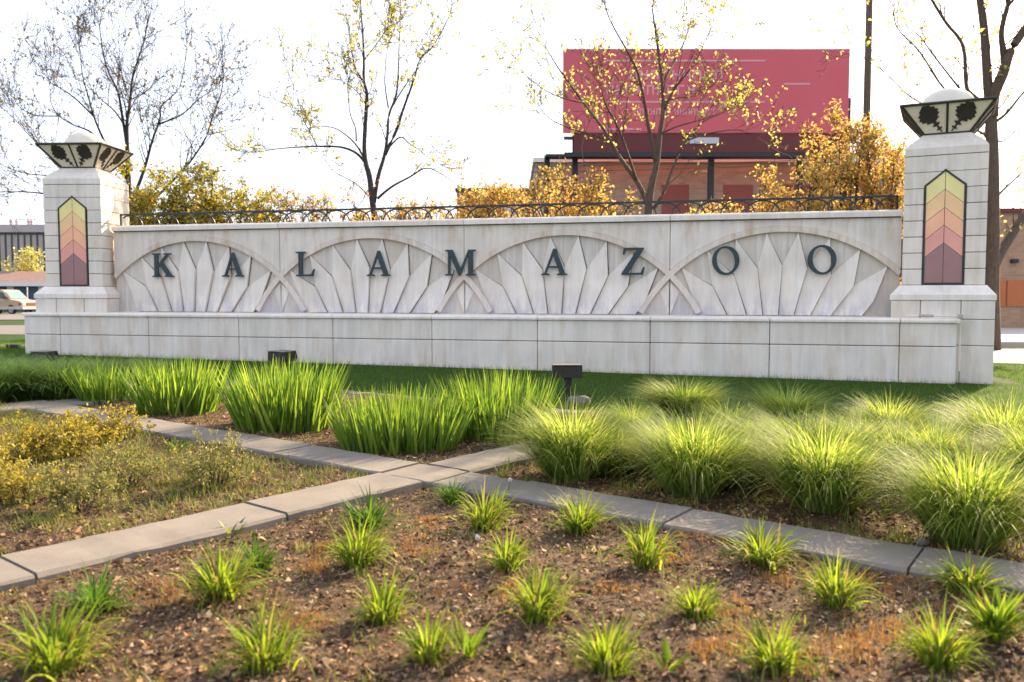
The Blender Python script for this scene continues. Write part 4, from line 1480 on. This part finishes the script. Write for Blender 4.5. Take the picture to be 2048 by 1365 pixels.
tree('young_tree', 'spreading multi stemmed tree with pale leaves in front of the red billboard', 24, (1297, 520), [
    (zc([(800, 1300), (800, 1000), (815, 850), (845, 720), (862, 560), (880, 420), (870, 250), (845, 60), (820, -120)]), 20, 2.5),
    (zc([(805, 960), (745, 830), (640, 680), (560, 540), (440, 380), (330, 230), (250, 100)]), 12, 1.5),
    (zc([(735, 810), (650, 560), (570, 400), (540, 300)]), 7, 1.2),
    (zc([(660, 570), (690, 350), (690, 230)]), 4, 1),
    (zc([(840, 720), (800, 520), (770, 350), (730, 200), (620, 0), (580, -80)]), 9, 1.3),
    (zc([(885, 430), (940, 320), (1040, 190), (1130, 10)]), 7, 1.2),
    (zc([(875, 400), (905, 380), (950, 370), (1050, 360)]), 4, 1),
    (zc([(830, 960), (880, 880), (930, 750), (1000, 600), (1090, 500), (1200, 450)]), 8, 1.2),
    (zc([(590, 590), (480, 560), (370, 530), (270, 480), (230, 440)]), 5, 1),
    (zc([(865, 560), (960, 520), (1100, 480), (1230, 430)]), 5, 1),
    (zc([(870, 300), (940, 170), (1000, 50), (1030, -60)]), 6, 1.2),
    (zc([(450, 390), (380, 380), (250, 330), (120, 230)]), 4, 1),
    (zc([(1000, 600), (1120, 560), (1280, 540), (1390, 580)]), 4, 1), (zc([(480, 800), (440, 640), (480, 500)]), 3, 1)],
    8, M['bark_brown'], BUDS, 1.3, 0.40, 0.058, 2, 1.1, TG)
tree('mature_tree', 'large bare tree standing behind the pillar beside the final letter O', 24, (1984, 600), [
    (zr([(975, 1950), (985, 1700), (990, 1330), (990, 1000), (978, 700), (962, 560), (935, 180), (900, -60)]), 36, 13),
    (zr([(985, 760), (1000, 620), (1060, 480), (1110, 330), (1210, 180), (1300, 40)]), 26, 12),
    (zr([(1075, 440), (1060, 330), (1050, 200), (1090, 40)]), 15, 8),
    (zr([(975, 700), (860, 620), (820, 550), (800, 300), (690, 150), (590, -10)]), 10, 5),
    (zr([(975, 760), (850, 660), (740, 530), (600, 350), (520, 240), (430, 170)]), 6, 1.5),
    (zr([(980, 820), (780, 680), (640, 530), (520, 340), (370, 180), (350, 40)]), 6, 1.5),
    (zr([(980, 900), (700, 740), (470, 640), (300, 480), (170, 390)]), 5, 1.2),
    (zr([(985, 1350), (1030, 1270), (1100, 1200), (1230, 1080)]), 7, 2),
    (zr([(1000, 800), (1080, 740), (1196, 600), (1300, 520)]), 7, 2),
    (zr([(985, 1780), (1040, 1650), (1110, 1540), (1200, 1400), (1330, 1260)]), 22, 14),
    (zr([(990, 900), (1060, 920), (1150, 850), (1250, 870)]), 4, 1.2)],
    12, M['bark_brown'], BUDS, 1.2, 0.2, 0.07, 2, 1.5, TG)

def crab(px, toppx, halfw, D, seed, label, dense=1.0, mat=None):
    """small crabapple tree: forked stems and leaf clusters along the twigs"""
    r = np.random.default_rng(seed)
    c = at(px, 584, D)
    zg = float(gz(c[0], c[1]))
    top = at(px, toppx, D)[2]-zg
    hw = halfw*D/FPX
    root = thing('crabapple_tree', label, 'tree', (c[0], c[1], zg), 0, 'crabapple trees along the back of the wall')
    mb = MB()
    segs, tips = [], []
    ns = 11
    for s in range(ns):
        a = 2*np.pi*s/ns+r.uniform(-0.4, 0.4)
        q = r.uniform(0.25, 0.95)
        e = np.array([math.cos(a)*hw*q, math.sin(a)*min(hw, 1.2)*q, top*r.uniform(0.66, 0.90)])
        p0 = np.array([0, 0, -0.1]); p1 = np.array([e[0]*0.12, e[1]*0.12, top*0.22])
        p2 = np.array([e[0]*0.5, e[1]*0.5, top*0.5])
        mb.tube([p0, p1, p2, e], [0.06, 0.05, 0.03, 0.012], 6)
        for base_, d0 in ((p1, p2-p1), (p2, e-p2), (e, e-p2), (p2*0.5+e*0.5, e-p2)):
            for _ in range(4):
                d = d0/np.linalg.norm(d0)*0.8+r.normal(0, 0.7, 3)*np.array([1.0, 1.0, 0.55])
                d /= np.linalg.norm(d)
                grow(r, segs, tips, base_, d, r.uniform(0.45, 0.95)*max(hw*0.55, 0.5), 0.012, 2, 0.0, 0.005)
    tips = np.array(tips)
    ok = (tips[:, 2] < top*(1.0+0.12*r.random(len(tips))**2)) & (np.abs(tips[:, 0]) < hw*(1.0+0.5*r.random(len(tips))))
    tips = tips[ok]
    tr = part('trunk', mb, M['bark_dark'], root, True)
    link('twigs', fast('twigs', *tri_tubes(segs), M['bark_dark']), tr)
    n = int(7500*dense)
    idx = r.integers(0, len(tips), n)
    link('crown', fast('crown', *rand_quads(r, tips[idx]+r.normal(0, 0.07, (n, 3)), 0.05), mat or CRAB), root)
    return root
crab(285, 330, 75, 22.5, 1, 'dense olive crabapple beside the pillar next to the letter K', 1.6, CRAB_GREEN)
crab(385, 338, 90, 23, 2, 'olive and rust crabapple below the bare tree', 1.5, CRAB_GREEN)
crab(500, 372, 85, 23, 3, 'lower olive crabapple between the bare tree and the young tree', 1.2, CRAB_GREEN)
crab(610, 392, 75, 23.5, 4, 'thin rusty crabapple next to the young tree', 0.5)
crab(745, 388, 70, 23, 5, 'thin rusty crabapple around the young tree trunk', 0.5)
crab(850, 398, 70, 23.5, 6, 'thin pinkish crabapple below the young tree arching limb', 0.55)
crab(985, 372, 85, 23, 7, 'golden crabapple in front of the low brick wing', 1.3)
crab(1150, 342, 95, 22.5, 8, 'golden crabapple below the end of the billboard', 1.3)
crab(1420, 405, 70, 23, 9, 'low thin crabapple in front of the brick wall and its red panels', 0.5)
crab(1590, 330, 90, 22.5, 10, 'golden orange crabapple beneath the billboard', 1.3)
crab(1690, 205, 80, 23.5, 11, 'tall golden orange crabapple next to the utility pole', 1.2)
crab(1765, 262, 75, 23, 12, 'golden orange crabapple touching the pillar beside the final letter O', 1.3)

# ------------------------------------------------------------------ utility pole and wires
b = at(1727, 500, 36)
zg = float(gz(b[0], b[1]))
t = thing('utility_pole', 'tall brown wooden utility pole beside the billboard', 'pole', (b[0], b[1], zg))
part('pole', MB().tube([(0, 0, -0.3), (0, 0, 8), (0, 0, 20)], [0.17, 0.15, 0.12], 12), M['wood'], t, True)
part('crossarm', MB().box(-1.1, 1.1, -0.06, 0.06, 18.6, 18.75), M['wood'], t)
for y0, y1, lab in ((333, 312, 'topmost thin overhead wire behind the trees'), (341, 319, 'middle thin overhead wire behind the trees'), (356, 328, 'lowest thin overhead wire behind the trees')):
    pts = []
    for i in range(17):
        q = i/16
        pts.append(at(-260+(1690+260)*q, y0+(y1-y0)*q+9*4*q*(1-q), 62-24*q))
    o = link('overhead_wire', MB().tube(pts, 0.013, 5).mesh('overhead_wire', M['wire']))
    tag(o, lab, 'wire', 'overhead wires')

# ------------------------------------------------------------------ buildings and billboard (frames turned to the street behind)
RZ = -YAW
def frame(name, label, cat, pxc, D, rz=RZ):
    c = at(pxc, 584, D)
    return thing(name, label, cat, (c[0], c[1], float(gz(c[0], c[1]))), rz), D
def lx(px, pxc, D):
    return (px-pxc)*D/FPX
def lz(py, t, D):
    return CAM[2]+(584-py)*D/FPX-t.location.z
BR = brick('tan_brick', (0.46, 0.34, 0.25), (0.33, 0.235, 0.17), (0.40, 0.34, 0.28))
BR2 = brick('tan_brick_wing', (0.42, 0.26, 0.16), (0.32, 0.19, 0.115), (0.34, 0.27, 0.21))
M['flash'] = plain('roof_flashing', (0.72, 0.70, 0.68), 0.6, 0, 0.05)
M['redpanel'] = plain('red_panel', (0.26, 0.07, 0.055), 0.6, 0, 0.12, 2)
M['orange'] = plain('orange_door', (0.42, 0.12, 0.035), 0.55, 0, 0.08, 2)
M['steel'] = plain('dark_steel', (0.03, 0.03, 0.035), 0.6, 0.2, 0.2)
M['bb_red'] = plain('billboard_red', (0.56, 0.085, 0.11), 0.5, 0, 0.05, 0.4)
M['bb_apron'] = plain('billboard_apron', (0.13, 0.022, 0.024), 0.7, 0, 0.15, 1)
M['bb_white'] = plain('billboard_white', (0.64, 0.30, 0.34), 0.6, 0, 0.04)
M['plate'] = plain('name_plate', (0.50, 0.50, 0.55), 0.6, 0, 0.05)

t, D = frame('brick_building', 'tan brick building with white roof edge and red wall panels below the billboard', 'building', 1440, 46)
X = lambda p: lx(p, 1440, 46)
zt = lz(328, t, 46)
part('wall', MB().box(X(1070), X(1960), 0, 14, -0.5, zt), BR, t)
part('roof_edge', MB().box(X(1066), X(1964), -0.12, 14.1, zt, zt+0.24), M['flash'], t)
for a, b_ in ((1122, 1196), (1322, 1375), (1444, 1502), (1560, 1640)):
    w = part('window', MB().box(X(a), X(b_), -0.05, 0.05, 1.0, lz(372, t, 46)), M['redpanel'], t)
    part('sill', MB().box(X(a)-0.1, X(b_)+0.1, -0.14, 0.06, 0.86, 1.0), M['kerb'], w)
t2, D = frame('brick_annex', 'low dark brick annex beyond the golden crabapple', 'building', 985, 48)
X2 = lambda p: lx(p, 985, 48)
part('wall', MB().box(X2(914), X2(1068), 0, 10, -0.5, lz(384, t2, 48)), BR2, t2)
part('roof_edge', MB().box(X2(911), X2(1068), -0.1, 10, lz(384, t2, 48), lz(379, t2, 48)), M['steel'], t2)
part('window', MB().box(X2(1000), X2(1040), -0.05, 0.05, 2.2, lz(412, t2, 48)), M['plate'], t2)
t3, D = frame('brick_wing', 'low tan brick building with an orange door beside the mature tree', 'building', 2050, 40)
X3 = lambda p: lx(p, 2050, 40)
zt = lz(428, t3, 40)
part('wall', MB().box(X3(1900), X3(3100), 0, 9, -0.5, zt), BR2, t3)
part('parapet_cap', MB().box(X3(1896), X3(2042), -0.1, 9.1, zt, zt+0.22), M['bb_apron'], t3)
dr = part('door', MB().box(X3(1998), X3(2120), -0.06, 0.05, lz(613, t3, 40), lz(561, t3, 40)), M['orange'], t3)
for p in (2012, 2066):
    part('door_seam', MB().box(X3(p)-0.02, X3(p)+0.02, -0.075, -0.055, lz(612, t3, 40), lz(562, t3, 40)), M['bb_apron'], dr)
part('wall_lamp', MB().cbox(X3(2018), X3(2031), -0.22, 0.02, lz(527, t3, 40), lz(519, t3, 40), 0.03), M['steel'], t3)

t, D = frame('billboard', 'large red billboard with white lines and blurred white lettering above the brick building', 'billboard', 1407, 44)
X = lambda p: lx(p, 1407, 44)
zb, zt = lz(270, t, 44), lz(107, t, 44)
pn = part('poster_panel', MB().box(X(1125), X(1689), 0.0, 0.25, zb, zt), M['bb_red'], t)
ap = part('apron', MB().box(X(1147), X(1689), 0.06, 0.22, lz(308, t, 44), zb-0.02), M['bb_apron'], t)
part('name_plate', MB().box(X(1376), X(1434), 0.02, 0.058, lz(291, t, 44), lz(279, t, 44)), M['plate'], ap)
part('catwalk', MB().box(X(1090), X(1700), -0.55, 0.35, lz(320, t, 44), lz(315, t, 44)), M['steel'], t)
part('apron_rail', MB().box(X(1128), X(1700), 0.05, 0.28, lz(311, t, 44), lz(308, t, 44)), M['steel'], t)
part('side_bracket', MB().box(X(1127), X(1146), 0.02, 0.2, lz(283, t, 44), lz(277, t, 44)), M['steel'], t)
for p in (1094, 1150, 1422, 1600, 1692):
    part('post', MB().box(X(p)-0.14, X(p)+0.14, 0.26, 0.54, -0.5, lz(312, t, 44) if p in (1094,) else lz(200, t, 44)), M['steel'], t)
for a, b_, y in ((1205, 1523, 130), (1205, 1523, 210), (1560, 1612, 175), (1196, 1280, 263)):
    part('printed_line', MB().box(X(a), X(b_), -0.012, 0.0, lz(y+1.6, t, 44), lz(y-1.6, t, 44)), M['bb_white'], pn)
# the lettering is too blurred to read in the photograph: broken pale strokes
rr_ = random.Random(4)
for y0, y1, a, b_, step, wd in ((148, 166, 1256, 1440, 21, 15), (177, 196, 1210, 1372, 20, 14), (223, 235, 1265, 1336, 11, 8), (223, 235, 1345, 1424, 11, 8)):
    p = a
    while p < b_:
        mb = MB()
        zc0, zc1 = lz(y1, t, 44), lz(y0, t, 44)
        w2 = wd*44/FPX
        x_ = X(p)
        s = w2*0.24
        mb.box(x_, x_+s, -0.012, 0.0, zc0, zc1)
        kind = rr_.choice('abc')
        if kind in 'ab':
            mb.box(x_+w2-s, x_+w2, -0.012, 0.0, zc0, zc1)
        zz = zc1 if kind != 'b' else (zc0+zc1)/2+s/2
        mb.box(x_+s, x_+(w2-s if kind in 'ab' else w2), -0.0115, 0.0, zz-s, zz)
        part('printed_stroke', mb, M['bb_white'], pn)
        p += step

# street side: concrete hall, garage, van
M['hall'] = plain('hall_concrete', (0.40, 0.34, 0.30), 0.9, 0, 0.08, 0.4)
M['hall_top'] = plain('hall_fascia', (0.44, 0.36, 0.36), 0.9, 0, 0.06, 0.4)
M['slot'] = plain('dark_glazing', (0.035, 0.035, 0.05), 0.3, 0, 0.2, 1)
M['shingle'] = plain('brown_shingle', (0.19, 0.115, 0.095), 0.9, 0, 0.25, 3, 0.5)
M['trim'] = plain('white_trim', (0.66, 0.63, 0.66), 0.6, 0, 0.05)
M['navy'] = plain('navy_door', (0.030, 0.055, 0.085), 0.5, 0, 0.1, 3)
t, D = frame('concrete_hall', 'long concrete hall with dark vertical window slots behind the garage', 'building', 30, 140)
X = lambda p: lx(p, 30, 140)
zt, zf = lz(451, t, 140), lz(471, t, 140)
part('wall', MB().box(X(-420), X(210), 0, 25, -0.5, zf), M['hall'], t)
part('fascia', MB().box(X(-422), X(212), -0.5, 25.2, zf+0.4, zt), M['hall_top'], t)
part('reveal', MB().box(X(-421), X(211), -0.06, 25, zf, zf+0.4), M['slot'], t)
for k in range(-32, 15):
    p = 2+12.7*k
    part('window', MB().box(X(p)-0.14, X(p)+0.14, -0.08, 0.05, 0.8, zf), M['slot'], t)
for p in (5, 17, 41, 47):
    part('roof_vent', MB().lathe([(0.20, zt), (0.20, zt+0.6), (0.34, zt+0.65), (0.30, zt+0.9), (0.16, zt+0.95), (0.16, zt+1.2), (0.02, zt+1.25)], 10, X(p), 3), M['hall_top'], t)
t, D = frame('garage', 'low garage with brown shingle roof, white trim and navy doors behind the van', 'building', 30, 84)
X = lambda p: lx(p, 30, 84)
ze, zr_ = lz(566, t, 84), lz(541, t, 84)
part('wall', MB().box(X(-330), X(97), 0, 9, -0.4, ze), M['trim'], t)
mb = MB()
x0, x1 = X(-336), X(100)
mb.add([(x0, -0.6, ze), (x1, -0.6, ze), (x1, 9.6, ze), (x0, 9.6, ze), (x0, 4.5, zr_), (x1, 4.5, zr_), (x0, -0.6, ze-0.12), (x1, -0.6, ze-0.12), (x1, 9.6, ze-0.12), (x0, 9.6, ze-0.12)],
       [(0, 1, 5, 4), (2, 3, 4, 5), (0, 4, 3), (1, 2, 5), (6, 7, 1, 0), (7, 8, 2, 1), (8, 9, 3, 2), (9, 6, 0, 3), (9, 8, 7, 6)])
part('roof', mb, M['shingle'], t)
part('fascia', MB().box(x0-0.02, x1+0.02, -0.68, -0.605, ze-0.35, ze+0.02), M['trim'], t)
for a, b_ in ((-50, 14), (28, 76), (-130, -66), (-210, -146)):
    dd = part('garage_door', MB().box(X(a), X(b_), -0.06, 0.05, -0.1, lz(573, t, 84)), M['navy'], t)
    for q in (1, 2, 3):
        zq = -0.1+(lz(573, t, 84)+0.1)*q/4
        part('door_rib', MB().box(X(a)+0.02, X(b_)-0.02, -0.085, -0.055, zq-0.03, zq+0.03), M['slot'], dd)
p_ = at(55, 600, 80)
t = thing('marker_post', 'thin pale marker post standing before the navy garage door', 'post', (p_[0], p_[1], float(gz(p_[0], p_[1]))))
part('post', MB().tube([(0, 0, -0.2), (0, 0, 2.35)], 0.045, 6), M['trim'], t)

# yellow shrub by the garage
c = at(52, 555, 90)
t = thing('yellow_bush', 'yellow leaved bush showing above the garage roof', 'bush', (c[0], c[1], float(gz(c[0], c[1]))))
r = np.random.default_rng(77)
segs, tips = [], []
hgt = CAM[2]+(584-512)*90/FPX-t.location.z
for _ in range(30):
    d = np.array([r.normal(0, 0.3), r.normal(0, 0.3), 1.0]); d /= np.linalg.norm(d)
    grow(r, segs, tips, np.array([0, 0, hgt*r.uniform(0.1, 0.55)]), d, hgt*0.38, 0.03, 2, 0)
tips = np.array(tips)
part('trunk', MB().tube([(0, 0, -0.2), (0, 0, hgt*0.6)], [0.09, 0.03], 6), M['bark_dark'], t)
link('twigs', fast('twigs', *tri_tubes(segs), M['bark_dark']), t)
link('crown', fast('crown', *rand_quads(r, tips[r.integers(0, len(tips), 2500)]+r.normal(0, 0.15, (2500, 3)), 0.13), BUDS), t)

def van(px_front, D, label):
    M['van'] = plain('van_tan', (0.42, 0.29, 0.18), 0.35, 0.1, 0.04)
    M['van_low'] = plain('van_silver', (0.48, 0.42, 0.37), 0.35, 0.1, 0.04)
    M['glass'] = plain('van_glass', (0.03, 0.045, 0.05), 0.08, 0, 0.1)
    M['wind'] = plain('van_windscreen', (0.16, 0.24, 0.25), 0.08, 0, 0.1)
    M['tyre'] = plain('tyre', (0.02, 0.02, 0.02), 0.85)
    M['rim'] = plain('rim', (0.30, 0.28, 0.26), 0.4, 0.6)
    M['lamp'] = plain('headlamp', (0.62, 0.55, 0.50), 0.15)
    M['grille'] = plain('grille', (0.16, 0.035, 0.03), 0.4)
    M['chrome'] = plain('bumper', (0.60, 0.56, 0.54), 0.3, 0.3)
    c = at(px_front, 620, D)
    t = thing('van', label, 'van', (c[0], c[1], float(gz(c[0], c[1]))+0.02), RZ)
    W = 1.0
    # nose at x = 0, tail at x = -5.2, near side at y = -W
    lower = [(-5.2, 0.42), (-4.55, 0.42), (-4.5, 0.60), (-4.36, 0.76), (-4.15, 0.81), (-3.94, 0.76), (-3.8, 0.60), (-3.75, 0.42), (-1.5, 0.40), (-1.45, 0.60), (-1.31, 0.76), (-1.1, 0.81), (-0.89, 0.76),
             (-0.75, 0.60), (-0.70, 0.42), (-0.04, 0.42), (0.0, 0.75), (-0.03, 1.02), (-0.35, 1.12), (-1.15, 1.22), (-5.2, 1.22)]
    body = MB().prism(lower, -W, W)
    part('body', body, M['van'], t)
    up = [(-5.2, 1.215), (-1.12, 1.215), (-1.95, 1.98), (-2.2, 2.05), (-5.05, 2.07), (-5.16, 1.98)]
    mb = MB()
    n = len(up)
    tp = lambda z: W-0.02-0.14*max(0, (z-1.215))/0.85
    mb.add([(x, -tp(z), z) for x, z in up]+[(x, tp(z), z) for x, z in up],
           [tuple(range(n)), tuple(range(n, 2*n))]+[(i, (i+1) % n, n+(i+1) % n, n+i) for i in range(n)])
    part('cab', mb, M['van'], t)
    part('side_trim', MB().box(-5.15, -0.15, -W-0.012, -W+0.02, 0.44, 0.66), M['van_low'], t)
    part('bonnet', MB().add([(-0.05, -0.9, 1.035), (-0.05, 0.9, 1.035), (-0.35, 0.95, 1.14), (-0.35, -0.95, 1.14), (-1.13, -0.95, 1.235), (-1.13, 0.95, 1.235)], [(0, 1, 2, 3), (3, 2, 5, 4)]), M['van_low'], t)
    wz = lambda x: 1.215+(x+1.12)/(-0.83)*0.765
    part('windscreen', MB().add([(-1.20+0.03, -0.88, wz(-1.20)+0.03), (-1.20+0.03, 0.88, wz(-1.20)+0.03), (-1.86+0.03, 0.78, wz(-1.86)+0.03), (-1.86+0.03, -0.78, wz(-1.86)+0.03)], [(0, 1, 2, 3)]), M['wind'], t)
    for a, b_ in ((-1.5, -2.55), (-2.75, -3.9), (-4.0, -5.0)):
        z0, z1 = 1.32, 1.86
        sl = 0.45 if a == -1.5 else 0.0
        q = [(a, z0), (b_, z0), (b_, z1), (a-sl, z1)]
        part('side_window', MB().add([(x, -tp(z)-0.008, z) for x, z in q]+[(x, -tp(z)+0.02, z) for x, z in q], [(0, 1, 2, 3)]+[(i, (i+1) % 4, 4+(i+1) % 4, 4+i) for i in range(4)]), M['glass'], t)
    part('mirror', MB().cbox(-1.62, -1.42, -W-0.22, -W-0.02, 1.28, 1.52, 0.02), M['glass'], t)
    for y in (-W+0.12, W-0.12):
        for x in (-4.15, -1.1):
            wh = part('wheel', MB().lathe([(0.02, -0.11), (0.36, -0.11), (0.385, -0.06), (0.385, 0.06), (0.36, 0.11), (0.02, 0.11)], 24), M['tyre'], t, False)
            wh.location = (x, y, 0.385)
            wh.rotation_euler = (math.pi/2, 0, 0)
            rm = part('rim', MB().lathe([(0.02, 0.10), (0.07, 0.13), (0.10, 0.115), (0.22, 0.115), (0.235, 0.125), (0.235, 0.09), (0.02, 0.08)], 20), M['rim'], wh)
    part('bumper', MB().cbox(-0.12, 0.10, -W+0.02, W-0.02, 0.42, 0.62, 0.03), M['chrome'], t)
    part('grille', MB().cbox(-0.03, 0.025, -0.55, 0.55, 0.72, 0.98, 0.01), M['grille'], t)
    for y in (-0.76, 0.76):
        part('headlight', MB().cbox(-0.05, 0.035, y-0.16, y+0.16, 0.74, 0.97, 0.015), M['lamp'], t)
    part('marker_lamp', MB().cbox(-0.32, -0.10, -W-0.012, -W+0.03, 0.76, 0.96, 0.008), M['grille'], t)
    t.rotation_euler = (0, 0, RZ-math.radians(14))
    return t
van(63, 71, 'tan van with silver lower trim parked in front of the navy garage doors')
